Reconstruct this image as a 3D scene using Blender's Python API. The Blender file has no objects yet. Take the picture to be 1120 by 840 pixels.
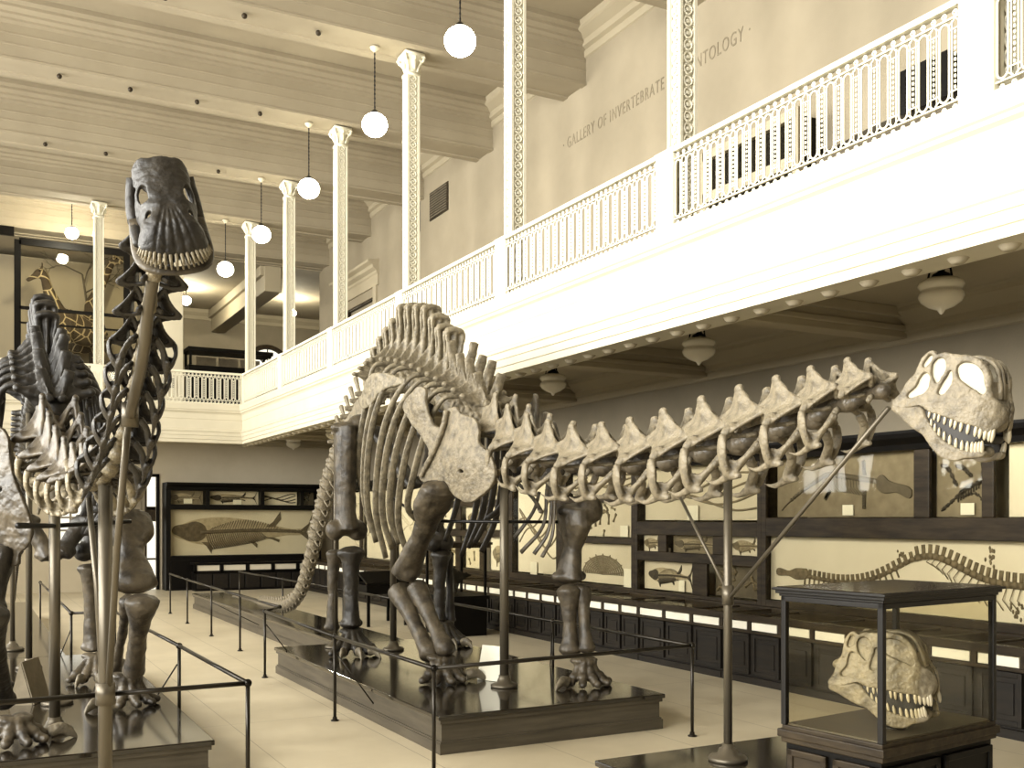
import bpy, bmesh, math, random
from mathutils import Vector, Matrix, noise
random.seed(7)
PI = math.pi
V = Vector
SC = bpy.context.scene
COL = SC.collection

# ------------------------------------------------------------------ camera
FOC = 1115.0
YAW = math.radians(28.1)
EYE = 2.4
HOR = 567.0
FW = (math.sin(YAW), math.cos(YAW))
RT = (math.cos(YAW), -math.sin(YAW))
cam_d = bpy.data.cameras.new('camera')
cam = bpy.data.objects.new('camera', cam_d)
COL.objects.link(cam)
cam.location = (0, 0, EYE)
cam.rotation_euler = (PI / 2, 0, -YAW)
cam_d.sensor_fit = 'HORIZONTAL'
cam_d.sensor_width = 36
cam_d.lens = 36 * FOC / 1120
cam_d.shift_y = (HOR - 420) / 1120
cam_d.clip_end = 300
SC.camera = cam

def ray(x, y):
    a = (x - 560) / FOC
    return V((FW[0] + a * RT[0], FW[1] + a * RT[1], (HOR - y) / FOC))
def onX(x, y, X):
    d = ray(x, y); return V((0, 0, EYE)) + d * (X / d.x)
def onY(x, y, Y):
    d = ray(x, y); return V((0, 0, EYE)) + d * (Y / d.y)
def onZ(x, y, Z):
    d = ray(x, y); return V((0, 0, EYE)) + d * ((Z - EYE) / d.z)
def onL(x, y, p, q):
    """the point of the vertical plane through the floor points p and q"""
    d = ray(x, y)
    n = (q[1] - p[1], p[0] - q[0])
    t = (n[0] * p[0] + n[1] * p[1]) / (n[0] * d.x + n[1] * d.y)
    return V((0, 0, EYE)) + d * t

# ------------------------------------------------------------------ object helpers
KIDS = {}
def link(o, parent=None):
    COL.objects.link(o)
    if parent is not None:
        o.parent = parent
        KIDS.setdefault(parent.name, []).append(o)
    return o
def world_off(o):
    p = V((0, 0, 0))
    while o is not None:
        p += o.location
        o = o.parent
    return p
def tag(o, label=None, cat=None, group=None, kind=None):
    if label: o['label'] = label
    if cat: o['category'] = cat
    if group: o['group'] = group
    if kind: o['kind'] = kind
    return o
def thing(name, label, cat, loc=(0, 0, 0), group=None):
    o = bpy.data.objects.new(name, None)
    o.empty_display_size = 0.1
    o.location = loc
    link(o)
    return tag(o, label, cat, group)
def obj(name, me, parent=None, mat=None):
    """link mesh (authored in world space) as an object under parent"""
    o = bpy.data.objects.new(name, me)
    if mat is not None:
        me.materials.clear(); me.materials.append(mat)
    if parent is not None:
        o.location = -world_off(parent)
    return link(o, parent)
def inst(name, me, M, parent=None):
    """object sharing a mesh, at world matrix M (parents hold no rotation)"""
    o = bpy.data.objects.new(name, me)
    link(o, parent)
    if parent is not None:
        M = Matrix.Translation(-world_off(parent)) @ M
    o.matrix_basis = M
    return o
def copy_tree(o, parent=None):
    c = o.copy()
    link(c, parent)
    for ch in KIDS.get(o.name, []):
        copy_tree(ch, c)
    return c

def catmull(P, n=6):
    P = [V(p) for p in P]
    if len(P) < 3: return P
    Q = [P[0] * 2 - P[1]] + P + [P[-1] * 2 - P[-2]]
    out = []
    for i in range(1, len(Q) - 2):
        a, b, c, d = Q[i - 1], Q[i], Q[i + 1], Q[i + 2]
        for k in range(n):
            t = k / n
            out.append(0.5 * (2 * b + (c - a) * t + (2 * a - 5 * b + 4 * c - d) * t * t + (3 * b - a - 3 * c + d) * t ** 3))
    out.append(P[-1])
    return out
def lerp_list(L, n):
    """resample numbers (or tuples) to n values"""
    out = []
    if any(isinstance(q, (tuple, list)) for q in L):
        L = [q if isinstance(q, (tuple, list)) else (q, q) for q in L]
    for i in range(n):
        t = i / max(n - 1, 1) * (len(L) - 1)
        k = min(int(t), len(L) - 2) if len(L) > 1 else 0
        u = t - k
        a = L[k]; b = L[min(k + 1, len(L) - 1)]
        if isinstance(a, (tuple, list)):
            out.append(tuple(p + (q - p) * u for p, q in zip(a, b)))
        else:
            out.append(a + (b - a) * u)
    return out

class MB:
    def __init__(s):
        s.v = []; s.f = []
    def add(s, vs, fs):
        o = len(s.v)
        s.v += [tuple(p) for p in vs]
        s.f += [tuple(i + o for i in f) for f in fs]
        return s
    def box(s, x0, x1, y0, y1, z0, z1):
        vs = [(x, y, z) for z in (z0, z1) for y in (y0, y1) for x in (x0, x1)]
        return s.add(vs, [(0, 2, 3, 1), (4, 5, 7, 6), (0, 1, 5, 4), (2, 6, 7, 3), (0, 4, 6, 2), (1, 3, 7, 5)])
    def cbox(s, c, sz, M=None):
        b = MB().box(-sz[0] / 2, sz[0] / 2, -sz[1] / 2, sz[1] / 2, -sz[2] / 2, sz[2] / 2)
        return s.mesh(b, Matrix.Translation(c) @ (M.to_4x4() if M else Matrix.Identity(4)))
    def mesh(s, b, M=None):
        vs = b.v if M is None else [tuple(M @ V(p)) for p in b.v]
        fl = M is not None and M.to_3x3().determinant() < 0
        return s.add(vs, [f[::-1] for f in b.f] if fl else b.f)
    def tube(s, pts, r, n=8, up=None, sm=0, closed=False, cap=True):
        pts = [V(p) for p in pts]
        if sm and len(pts) > 2:
            pts = catmull(pts, sm)
        m = len(pts)
        R = lerp_list(r, m) if isinstance(r, list) else [r] * m
        R = [(q, q) if not isinstance(q, (tuple, list)) else q for q in R]
        T = []
        for i in range(m):
            a = pts[i - 1] if (i > 0 or closed) else pts[i]
            b = pts[(i + 1) % m] if (i < m - 1 or closed) else pts[i]
            d = b - a
            T.append(d.normalized() if d.length > 1e-9 else V((0, 0, 1)))
        u = V(up) if up is not None else (V((0, 0, 1)) if abs(T[0].z) < 0.9 else V((1, 0, 0)))
        vs = []; fs = []
        N = None
        for i in range(m):
            if up is not None or N is None:
                N = u - T[i] * u.dot(T[i])
                if N.length < 1e-6: N = V((1, 0, 0)) - T[i] * T[i].x
            else:
                N = N - T[i] * N.dot(T[i])
            N.normalize()
            B = T[i].cross(N)
            a, b = R[i]
            for k in range(n):
                t = 2 * PI * k / n
                vs.append(pts[i] + B * (a * math.cos(t)) + N * (b * math.sin(t)))
        for i in range(m if closed else m - 1):
            j = (i + 1) % m
            for k in range(n):
                l = (k + 1) % n
                fs.append((i * n + k, i * n + l, j * n + l, j * n + k))
        if cap and not closed:
            fs.append(tuple(range(n - 1, -1, -1)))
            fs.append(tuple((m - 1) * n + k for k in range(n)))
        return s.add(vs, fs)
    def ball(s, c, r, nu=12, nv=8, M=None):
        if not isinstance(r, (tuple, list)): r = (r, r, r)
        c = V(c)
        vs = []; fs = []
        for i in range(1, nv):
            ph = PI * i / nv
            for k in range(nu):
                t = 2 * PI * k / nu
                p = V((r[0] * math.sin(ph) * math.cos(t), r[1] * math.sin(ph) * math.sin(t), r[2] * math.cos(ph)))
                vs.append(c + (M @ p if M else p))
        p = V((0, 0, r[2]))
        vs.append(c + (M @ p if M else p)); vs.append(c - (M @ p if M else p))
        a = len(vs) - 2
        for i in range(nv - 2):
            for k in range(nu):
                l = (k + 1) % nu
                fs.append((i * nu + k, (i + 1) * nu + k, (i + 1) * nu + l, i * nu + l))
        for k in range(nu):
            l = (k + 1) % nu
            fs.append((a, k, l)); fs.append((a + 1, (nv - 2) * nu + l, (nv - 2) * nu + k))
        return s.add(vs, fs)
    def lathe(s, prof, c=(0, 0, 0), n=20):
        c = V(c); vs = []; fs = []
        for r, z in prof:
            for k in range(n):
                t = 2 * PI * k / n
                vs.append(c + V((r * math.cos(t), r * math.sin(t), z)))
        m = len(prof)
        for i in range(m - 1):
            for k in range(n):
                l = (k + 1) % n
                fs.append((i * n + k, i * n + l, (i + 1) * n + l, (i + 1) * n + k))
        fs.append(tuple(range(n - 1, -1, -1))); fs.append(tuple((m - 1) * n + k for k in range(n)))
        return s.add(vs, fs)
    def sheet(s, tri, th):
        """a slab with outline tri (coplanar 3D points) and thickness th"""
        P = [V(p) for p in tri]
        n = (P[1] - P[0]).cross(P[2] - P[0]).normalized() * th / 2
        m = len(P)
        vs = [p + n for p in P] + [p - n for p in P]
        fs = [tuple(range(m)), tuple(range(2 * m - 1, m - 1, -1))]
        fs += [(i + m, (i + 1) % m + m, (i + 1) % m, i) for i in range(m)]
        return s.add(vs, fs)
    def sweep(s, prof, path, closed_prof=True, caps=True):
        """mitred sweep of a profile [(offset to the left of travel, z)] along a 2D path"""
        P = [V((p[0], p[1])) for p in path]
        m = len(P); n = len(prof); vs = []
        for i in range(m):
            d0 = (P[i] - P[i - 1]).normalized() if i > 0 else None
            d1 = (P[i + 1] - P[i]).normalized() if i < m - 1 else None
            if d0 is None: d0 = d1
            if d1 is None: d1 = d0
            n0 = V((-d0.y, d0.x)); n1 = V((-d1.y, d1.x))
            mt = (n0 + n1).normalized()
            k = 1 / max(mt.dot(n0), 0.2)
            for o, z in prof:
                q = P[i] + mt * (o * k)
                vs.append((q.x, q.y, z))
        fs = []
        for i in range(m - 1):
            for k in range(n if closed_prof else n - 1):
                l = (k + 1) % n
                fs.append((i * n + k, (i + 1) * n + k, (i + 1) * n + l, i * n + l))
        if caps and closed_prof:
            fs.append(tuple(range(n))); fs.append(tuple((m - 1) * n + k for k in range(n - 1, -1, -1)))
        return s.add(vs, fs)
    def to_mesh(s, name, smooth=False, fix=True):
        me = bpy.data.meshes.new(name)
        me.from_pydata(s.v, [], s.f)
        if fix:
            bm = bmesh.new(); bm.from_mesh(me)
            bmesh.ops.recalc_face_normals(bm, faces=bm.faces)
            bm.to_mesh(me); bm.free()
        if smooth:
            me.shade_smooth()
        me.update()
        return me
    def build(s, name, mat, parent=None, smooth=False, bevel=0):
        me = s.to_mesh(name, smooth)
        if bevel:
            me = modified(me, [('BEVEL', dict(width=bevel, segments=2, limit_method='ANGLE'))])
        return obj(name, me, parent, mat)

def modified(me, mods, texture=None):
    o = bpy.data.objects.new('tmp', me)
    COL.objects.link(o)
    for ty, kw in mods:
        m = o.modifiers.new(ty, ty)
        for k, v in kw.items():
            setattr(m, k, v)
    dg = bpy.context.evaluated_depsgraph_get()
    dg.update()
    r = bpy.data.meshes.new_from_object(o.evaluated_get(dg))
    nm = me.name
    bpy.data.objects.remove(o)
    r.name = nm
    return r
TEX = {}
def tex(scale):
    if scale not in TEX:
        t = bpy.data.textures.new('lumps', 'CLOUDS')
        t.noise_scale = scale; t.noise_depth = 3
        TEX[scale] = t
    return TEX[scale]
def organic(b, name, voxel, smooth=4, lump=0.0, scale=0.12, raw=None):
    """fuse closed shapes into one smooth bone surface"""
    me = raw if raw is not None else b.to_mesh(name)
    mods = [('REMESH', dict(mode='VOXEL', voxel_size=voxel))]
    if smooth: mods.append(('SMOOTH', dict(factor=0.5, iterations=smooth)))
    if lump: mods.append(('DISPLACE', dict(texture=tex(scale), strength=lump, mid_level=0.5)))
    r = modified(me, mods)
    r.shade_smooth()
    r.name = name
    return r
def flat_shape(loops, depth, bevel=0.0, res=6, smooth_loops=True):
    """mesh (in x,y with thickness in z) of outlines with holes"""
    cu = bpy.data.curves.new('shape', 'CURVE')
    cu.dimensions = '2D'; cu.fill_mode = 'BOTH'
    cu.extrude = depth / 2; cu.bevel_depth = bevel; cu.resolution_u = res
    for L in loops:
        if smooth_loops:
            sp = cu.splines.new('BEZIER'); sp.bezier_points.add(len(L) - 1)
            for bp, p in zip(sp.bezier_points, L):
                bp.co = (p[0], p[1], 0); bp.handle_left_type = bp.handle_right_type = 'AUTO'
        else:
            sp = cu.splines.new('POLY'); sp.points.add(len(L) - 1)
            for bp, p in zip(sp.points, L):
                bp.co = (p[0], p[1], 0, 1)
        sp.use_cyclic_u = True
    o = bpy.data.objects.new('tmp', cu); COL.objects.link(o)
    dg = bpy.context.evaluated_depsgraph_get(); dg.update()
    me = bpy.data.meshes.new_from_object(o.evaluated_get(dg))
    bpy.data.objects.remove(o)
    bm = bmesh.new(); bm.from_mesh(me)
    bmesh.ops.remove_doubles(bm, verts=bm.verts, dist=1e-5)
    bmesh.ops.recalc_face_normals(bm, faces=bm.faces)
    bm.to_mesh(me); bm.free()
    return me
def me_to_mb(me, fn=None):
    b = MB()
    vs = [v.co.copy() for v in me.vertices]
    if fn: vs = [fn(p) for p in vs]
    return b.add(vs, [tuple(p.vertices) for p in me.polygons])

# ------------------------------------------------------------------ materials
def lin(c, k=0.77):
    v = lin0(c)
    g = .3 * v[0] + .6 * v[1] + .1 * v[2]
    return tuple(g * (x / g) ** k if g > 0 else x for x in v[:3]) + (1,)
def lin0(c):
    return tuple((x / 255 / 12.92 if x <= 10 else ((x / 255 + 0.055) / 1.055) ** 2.4) for x in c) + (1,)
def mat(name, c, rough=0.6, metal=0.0, c2=None, scale=3.0, detail=4.0, bump=0.0, bscale=30.0, spec=0.5, coat=0.0, lo=0.35, hi=0.65, stretch=None):
    m = bpy.data.materials.new(name); m.use_nodes = True
    nt = m.node_tree; N = nt.nodes; L = nt.links
    p = N['Principled BSDF']
    p.inputs['Base Color'].default_value = lin(c)
    p.inputs['Roughness'].default_value = rough
    p.inputs['Metallic'].default_value = metal
    p.inputs['Specular IOR Level'].default_value = spec
    p.inputs['Coat Weight'].default_value = coat
    p.inputs['Coat Roughness'].default_value = 0.08
    tc = N.new('ShaderNodeTexCoord'); src = tc.outputs['Object']
    if stretch:
        mp = N.new('ShaderNodeMapping'); mp.inputs['Scale'].default_value = stretch
        L.new(src, mp.inputs['Vector']); src = mp.outputs['Vector']
    if c2 is not None:
        n = N.new('ShaderNodeTexNoise'); n.inputs['Scale'].default_value = scale; n.inputs['Detail'].default_value = detail
        n.inputs['Roughness'].default_value = 0.6
        L.new(src, n.inputs['Vector'])
        r = N.new('ShaderNodeValToRGB')
        r.color_ramp.elements[0].position = lo; r.color_ramp.elements[0].color = lin(c)
        r.color_ramp.elements[1].position = hi; r.color_ramp.elements[1].color = lin(c2)
        L.new(n.outputs['Fac'], r.inputs['Fac']); L.new(r.outputs['Color'], p.inputs['Base Color'])
    if bump:
        n2 = N.new('ShaderNodeTexNoise'); n2.inputs['Scale'].default_value = bscale; n2.inputs['Detail'].default_value = 6
        L.new(src, n2.inputs['Vector'])
        bu = N.new('ShaderNodeBump'); bu.inputs['Strength'].default_value = bump; bu.inputs['Distance'].default_value = 0.02
        L.new(n2.outputs['Fac'], bu.inputs['Height']); L.new(bu.outputs['Normal'], p.inputs['Normal'])
    return m
def emit(name, c, strength):
    m = bpy.data.materials.new(name); m.use_nodes = True
    nt = m.node_tree
    e = nt.nodes.new('ShaderNodeEmission'); e.inputs['Color'].default_value = lin(c); e.inputs['Strength'].default_value = strength
    nt.links.new(e.outputs[0], nt.nodes['Material Output'].inputs['Surface'])
    return m
def glass_mat(name, tint=(250, 248, 240), refl=1.0):
    m = bpy.data.materials.new(name); m.use_nodes = True
    nt = m.node_tree; N = nt.nodes; L = nt.links
    t = N.new('ShaderNodeBsdfTransparent'); t.inputs['Color'].default_value = lin(tint)
    g = N.new('ShaderNodeBsdfGlossy'); g.inputs['Roughness'].default_value = 0.03
    lw = N.new('ShaderNodeLayerWeight'); lw.inputs['Blend'].default_value = 0.5
    pw = N.new('ShaderNodeMath'); pw.operation = 'POWER'; pw.inputs[1].default_value = 5
    mu = N.new('ShaderNodeMath'); mu.operation = 'MULTIPLY_ADD'; mu.inputs[1].default_value = .92 * refl; mu.inputs[2].default_value = .06 * refl
    mx = N.new('ShaderNodeMixShader')
    L.new(lw.outputs['Facing'], pw.inputs[0]); L.new(pw.outputs[0], mu.inputs[0]); L.new(mu.outputs[0], mx.inputs['Fac'])
    L.new(t.outputs[0], mx.inputs[1]); L.new(g.outputs[0], mx.inputs[2])
    L.new(mx.outputs[0], N['Material Output'].inputs['Surface'])
    return m
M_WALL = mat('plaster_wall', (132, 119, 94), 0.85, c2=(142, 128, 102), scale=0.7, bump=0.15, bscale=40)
M_BACK = mat('end_wall_plaster', (190, 174, 142), 0.85, c2=(200, 184, 152), scale=0.7, bump=0.15, bscale=40)  # paler than the side wall: window light at this end put into the colour
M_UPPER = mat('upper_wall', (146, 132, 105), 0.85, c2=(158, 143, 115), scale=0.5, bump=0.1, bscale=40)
M_CEIL = mat('ceiling_plaster', (158, 143, 115), 0.85, c2=(168, 153, 124), scale=0.6)
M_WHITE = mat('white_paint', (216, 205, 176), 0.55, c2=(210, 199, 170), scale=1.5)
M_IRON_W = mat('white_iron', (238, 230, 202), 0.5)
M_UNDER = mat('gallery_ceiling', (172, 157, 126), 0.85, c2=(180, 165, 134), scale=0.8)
M_CROWN = mat('crown_plaster', (172, 157, 126), 0.75)
M_FLOOR = mat('floor_cement', (190, 173, 138), 0.40, c2=(206, 189, 153), scale=0.6, bump=0.05, bscale=8, spec=0.35)
def add_joints(m, sx, sy, dark):
    nt = m.node_tree; N = nt.nodes; L = nt.links
    p = N['Principled BSDF']; src = p.inputs['Base Color'].links[0].from_socket
    tc = N.new('ShaderNodeTexCoord'); br = N.new('ShaderNodeTexBrick')
    br.inputs['Scale'].default_value = 1.0; br.inputs['Brick Width'].default_value = sx; br.inputs['Row Height'].default_value = sy
    br.inputs['Mortar Size'].default_value = .006; br.inputs['Mortar Smooth'].default_value = .3; br.offset = 0.0
    mp = N.new('ShaderNodeMapping'); mp.inputs['Rotation'].default_value = (0, 0, PI / 2)
    mx = N.new('ShaderNodeMixRGB'); mx.blend_type = 'MIX'
    mx.inputs['Color2'].default_value = lin(dark)
    L.new(tc.outputs['Object'], mp.inputs['Vector']); L.new(mp.outputs['Vector'], br.inputs['Vector'])
    L.new(br.outputs['Fac'], mx.inputs['Fac']); L.new(src, mx.inputs['Color1']); L.new(mx.outputs['Color'], p.inputs['Base Color'])
add_joints(M_FLOOR, 6.0, 1.35, (150, 134, 103))
M_WOOD = mat('dark_oak', (20, 15, 9), 0.5, c2=(34, 26, 16), scale=2.5, stretch=(6, 1, 6), spec=.3)
M_FRAME = mat('case_oak', (36, 27, 16), 0.48, c2=(60, 47, 29), scale=2.0, stretch=(6, 1, 6), spec=.22)
M_BLACK = mat('ebonised_wood', (9, 7, 5), 0.45, c2=(15, 11, 7), scale=3, spec=.15)
M_SIDE = mat('platform_wood', (66, 57, 42), 0.5, c2=(84, 74, 56), scale=1.5, stretch=(1, 1, 12))
M_TOP = mat('polished_top', (26, 21, 14), 0.13, c2=(38, 31, 21), scale=1.2, stretch=(1, 4, 1), coat=0.5)
M_STEEL = mat('steel_post', (96, 86, 68), 0.38, metal=0.5)
M_RAIL = mat('iron_rail', (42, 36, 27), 0.32, metal=0.6)
M_DARKIRON = mat('dark_iron', (18, 14, 10), 0.4, metal=0.3)
M_PAPER = mat('white_card', (240, 234, 210), 0.7)
M_LINEN = mat('case_linen', (208, 195, 166), 0.8, c2=(218, 206, 178), scale=1.0)
M_LINEN_P = mat('pale_linen', (224, 212, 184), 0.8, c2=(232, 221, 194), scale=1.0)
M_SLATE = mat('slab_stone', (120, 106, 80), 0.75, c2=(138, 123, 95), scale=4, bump=0.4, bscale=14)
M_SLATE_D = mat('dark_slab', (84, 73, 54), 0.75, c2=(100, 88, 67), scale=4, bump=0.4, bscale=14)
M_SCALE = mat('fish_impression', (182, 165, 130), 0.8, c2=(158, 141, 107), scale=9)
M_FOSSIL = mat('relief_brown', (132, 114, 82), 0.7, c2=(100, 85, 60), scale=8, bump=0.4)
M_FOSSIL_M = mat('relief_brown_dark', (104, 88, 62), 0.7, c2=(78, 65, 45), scale=8, bump=0.4)
M_FOSSIL_D = mat('relief_dark', (66, 55, 39), 0.7, c2=(50, 42, 30), scale=8, bump=0.4)
M_OPAL = mat('opal_glass', (240, 230, 204), 0.25, spec=0.5)
M_BONE = mat('pale_fossil_bone', (132, 118, 91), 0.5, c2=(52, 44, 31), scale=11, detail=8, bump=0.9, bscale=26, lo=0.42, hi=0.80)
M_RIB = mat('rib_fossil_bone', (140, 126, 97), 0.45, c2=(58, 49, 35), scale=10, detail=8, bump=0.8, bscale=26, lo=0.40, hi=0.78)
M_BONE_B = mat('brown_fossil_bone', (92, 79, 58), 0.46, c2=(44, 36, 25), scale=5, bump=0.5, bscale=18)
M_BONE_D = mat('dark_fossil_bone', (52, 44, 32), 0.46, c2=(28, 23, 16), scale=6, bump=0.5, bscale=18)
M_BONE_K = mat('black_fossil_bone', (22, 18, 13), 0.52, c2=(42, 35, 25), scale=6, bump=0.5, bscale=18)
M_TOOTH = mat('tooth_enamel', (178, 164, 132), 0.3)
M_FILL = mat('white_plaster_fill', (182, 171, 143), 0.6)
M_MOUTH_SHADE = mat('mouth_shade', (34, 29, 22), 0.6)  # near-black colour standing in for shade between the jaws
M_GLASS = glass_mat('clear_glass', refl=.25)
M_GLOBE_B = emit('lit_globe_bright', (255, 244, 210), 320.0)
M_GLOBE = emit('lit_globe', (255, 246, 214), 45.0)
M_SKYPANE = emit('daylit_pane', (255, 248, 224), 1.3)
# ------------------------------------------------------------------ the hall
XB, XW, YB, YW = 7.85, 12.1, 33.2, 36.0
ZS, ZG, ZC = 4.81, 6.05, 13.2
def struct(name, b, m, smooth=False, bevel=0, parent=None):
    o = b.build(name, m, parent, smooth, bevel)
    o['kind'] = 'structure'
    return o
struct('floor', MB().box(-9, 17, -6, 37, -0.2, 0), M_FLOOR)
# side wall of the lower hall, end wall with a window and a doorway
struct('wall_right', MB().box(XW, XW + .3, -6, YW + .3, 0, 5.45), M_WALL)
b = MB()
WX0, WX1, WZ0, WZ1 = 2.3, 3.62, 1.45, 3.25
DX0, DX1, DZ = 4.55, 5.62, 3.8
b.box(-9, WX0, YW, YW + .3, 0, 5.45)
b.box(WX0, WX1, YW, YW + .3, 0, WZ0); b.box(WX0, WX1, YW, YW + .3, WZ1, 5.45)
b.box(WX1, DX0, YW, YW + .3, 0, 5.45)
b.box(DX0, DX1, YW, YW + .3, DZ, 5.45)
b.box(DX1, XW + .3, YW, YW + .3, 0, 5.45)
struct('wall_back', b, M_BACK)
# window in the end wall
b = MB()
for x in (WX0, (WX0 + WX1) / 2 - .03, WX1 - .06): b.box(x, x + .06, YW + .08, YW + .18, WZ0, WZ1)
for z in (WZ0, 1.98, 2.4, WZ1 - .06): b.box(WX0, WX1, YW + .06, YW + .16, z, z + .06)
w = struct('window_1', b, M_WALL)
MB().box(WX0, WX1, YW + .2, YW + .21, WZ0, WZ1).build('pane', M_SKYPANE, w)
# doorway with a half open door and a bright slit beside it
b = MB().box(DX0 - .1, DX0, YW - .04, YW + .1, 0, DZ + .08).box(DX1, DX1 + .09, YW - .04, YW + .1, 0, DZ + .08).box(DX0 - .1, DX1 + .09, YW - .04, YW + .1, DZ, DZ + .1)
d = struct('door_1', b, M_BLACK)
b = MB().box(DX0, 5.27, YW + .12, YW + .18, 0.02, DZ)
for z0, z1 in ((.3, 1.6), (1.8, 3.5)):
    b.box(DX0 + .12, 5.15, YW + .1, YW + .13, z0, z1)
b.build('door_leaf', M_WALL, d, bevel=.01)
b = MB().box(5.27, 5.33, YW + .1, YW + .2, 0, DZ)
for z in (1.0, 2.3, 2.7): b.box(5.33, 5.62, YW + .14, YW + .18, z, z + (.5 if z == 2.3 else .06))
b.build('sidelight_frame', M_FRAME, d)
MB().box(5.33, 5.62, YW + .2, YW + .21, 0.0, DZ).build('sidelight_pane', M_SKYPANE, d)
# hall wall on the window side, with the tall windows that light the hall, and the wall at the near end
b = MB()
wins = [(-4.5 + 6.6 * k, -.3 + 6.6 * k) for k in range(6)]
b.box(-9.3, -9, -6, 37, 0, 3.4); b.box(-9.3, -9, -6, 37, 11.4, 13.2)
ys = [-6] + [y for w in wins for y in w] + [37]
for y0, y1 in zip(ys[::2], ys[1::2]): b.box(-9.3, -9, y0, y1, 3.4, 11.4)
struct('wall_left', b, M_UPPER)
struct('wall_front', MB().box(-9, 17, -6.3, -6, 0, 13.2), M_WOOD)
for k, (y0, y1) in enumerate(wins):
    b = MB()
    for i in range(5): b.box(-9.2, -9.12, y0 + (y1 - y0) * i / 4 - .04, y0 + (y1 - y0) * i / 4 + .04, 3.4, 11.4)
    for i in range(6): b.box(-9.2, -9.12, y0, y1, 3.4 + 8 * i / 5 - .04, 3.4 + 8 * i / 5 + .04)
    struct('window_%d' % (k + 2), b, M_WHITE)
# gallery slab and its front, mitred round the corner
b = MB().box(XB + .02, 17, -6, 48.3, 5.45, 6.0).box(-9, XB + .02, YB + .02, 48.3, 5.45, 6.0)
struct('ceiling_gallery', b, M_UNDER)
prof = [(-.55, 5.5), (-.55, 4.95), (-.5, 4.95), (-.48, ZS), (0, ZS), (0, 4.91), (.025, 4.92), (.025, 5.03), (.045, 5.04), (.045, 5.14), (.07, 5.16), (.07, 5.2), (.03, 5.24),
        (.02, 5.28), (.02, 5.54), (.035, 5.56), (.035, 5.72), (.06, 5.76), (.11, 5.79), (.11, 5.83), (.14, 5.85), (.15, 6.0), (.13, ZG), (-.55, ZG)]
fascia = struct('trim_1', MB().sweep(prof, [(XB, -6), (XB, YB), (-9, YB)]), M_WHITE)
ro = MB().lathe([(.0, -.05), (.05, -.05), (.075, -.03), (.095, -.005), (.1, 0), (.1, .02)], n=14).to_mesh('soffit_rosette', True)
ro.materials.append(M_CROWN)
for k in range(56):
    inst('soffit_rosette', ro, Matrix.Translation((8.1, 4.8 + .53 * k, ZS)), fascia)
# cross beams and cornice under the gallery
crown = [(0, 4.95), (.035, 4.97), (.045, 5.08), (.11, 5.11), (.12, 5.2), (.28, 5.33), (.32, 5.36), (.33, 5.42), (.38, 5.45), (0, 5.45)]
struct('trim_2', MB().sweep(crown, [(XW, -6), (XW, YW), (-9, YW)]), M_CROWN)
for k in range(7):
    y = 6.0 + 4.55 * k
    b = MB().box(8.38, XW - .02, y - .17, y + .17, 5.02, 5.45).box(8.38, XW - .02, y - .21, y + .21, 5.12, 5.2).box(8.38, XW - .02, y - .25, y + .25, 5.3, 5.45)
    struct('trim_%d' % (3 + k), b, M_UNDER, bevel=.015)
# upper hall
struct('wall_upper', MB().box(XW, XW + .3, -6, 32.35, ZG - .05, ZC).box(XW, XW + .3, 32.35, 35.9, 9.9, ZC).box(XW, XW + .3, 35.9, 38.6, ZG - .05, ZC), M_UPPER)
struct('ceiling', MB().box(-9, 17, -6, 38.6, ZC, ZC + .2), M_CEIL)
ucrown = [(0, 12.6), (.04, 12.62), (.05, 12.76), (.14, 12.8), (.16, 12.92), (.34, 13.04), (.38, 13.08), (.4, 13.2), (0, 13.2)]
struct('trim_10', MB().sweep(ucrown, [(XW, -6), (XW, 38.4)]), M_CROWN)
def half(sgn):
    p = [(.5, 12.0), (.5, 12.05), (.47, 12.07), (.47, 12.3), (.485, 12.31), (.485, 12.34), (.47, 12.35), (.47, 12.52), (.485, 12.53), (.485, 12.56), (.47, 12.57), (.47, 12.74),
         (.56, 12.78), (.56, 12.83), (.63, 12.88), (.63, 12.93), (.72, 13.0), (.72, 13.06), (.85, 13.1), (.85, 13.2)]
    return [(sgn * a, z) for a, z in p]
bprof = half(1) + half(-1)[::-1] + [(-.3, 12.0), (-.28, 12.03), (.28, 12.03), (.3, 12.0)]
bulb = MB().ball((0, 0, -.03), .055, 10, 8).to_mesh('socket_bulb', True); bulb.materials.append(M_FRAME)
COLY = [6.0 + 4.55 * k for k in range(7)]
for k in range(9):
    y = 1.45 + 4.55 * k
    e = struct('trim_%d' % (11 + k), MB().sweep(bprof, [(-9, y), (XW, y)]), M_CEIL)
    if 1 <= k <= 6:
        for j in range(5):
            inst('socket_bulb', bulb, Matrix.Translation((.3 + 1.45 * j, y - .12, 12.0)), e)
# wall vent and the doorway hood of the upper wall
t = thing('wall_vent', 'square dark louvred ventilator high on the upper wall beyond the lettering', 'vent', (XW, 27.15, 11.6))
MB().box(XW - .03, XW, 26.5, 27.8, 11.2, 12.02).build('backing', M_FRAME, t)
b = MB()
for i in range(10): b.box(XW - .055, XW - .02, 26.56, 27.74, 11.25 + .075 * i, 11.29 + .075 * i)
b.build('louvre', M_SLATE_D, t)
t = thing('wall_vent', 'narrow dark vent slot half hidden by the column next to the square ventilator', 'vent', (XW, 28.9, 11.4))
MB().box(XW - .03, XW, 28.55, 29.0, 11.1, 12.0).build('backing', M_FRAME, t)
b = MB()
for i in range(5): b.box(XW - .05, XW - .02, 28.6, 28.95, 11.18 + .16 * i, 11.24 + .16 * i)
b.build('louvre', M_SLATE_D, t)
hood = [(0, 10.2), (.06, 10.2), (.06, 10.55), (.1, 10.6), (.1, 10.68), (.22, 10.76), (.24, 10.86), (.38, 10.93), (.4, 11.0), (0, 11.05)]
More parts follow.
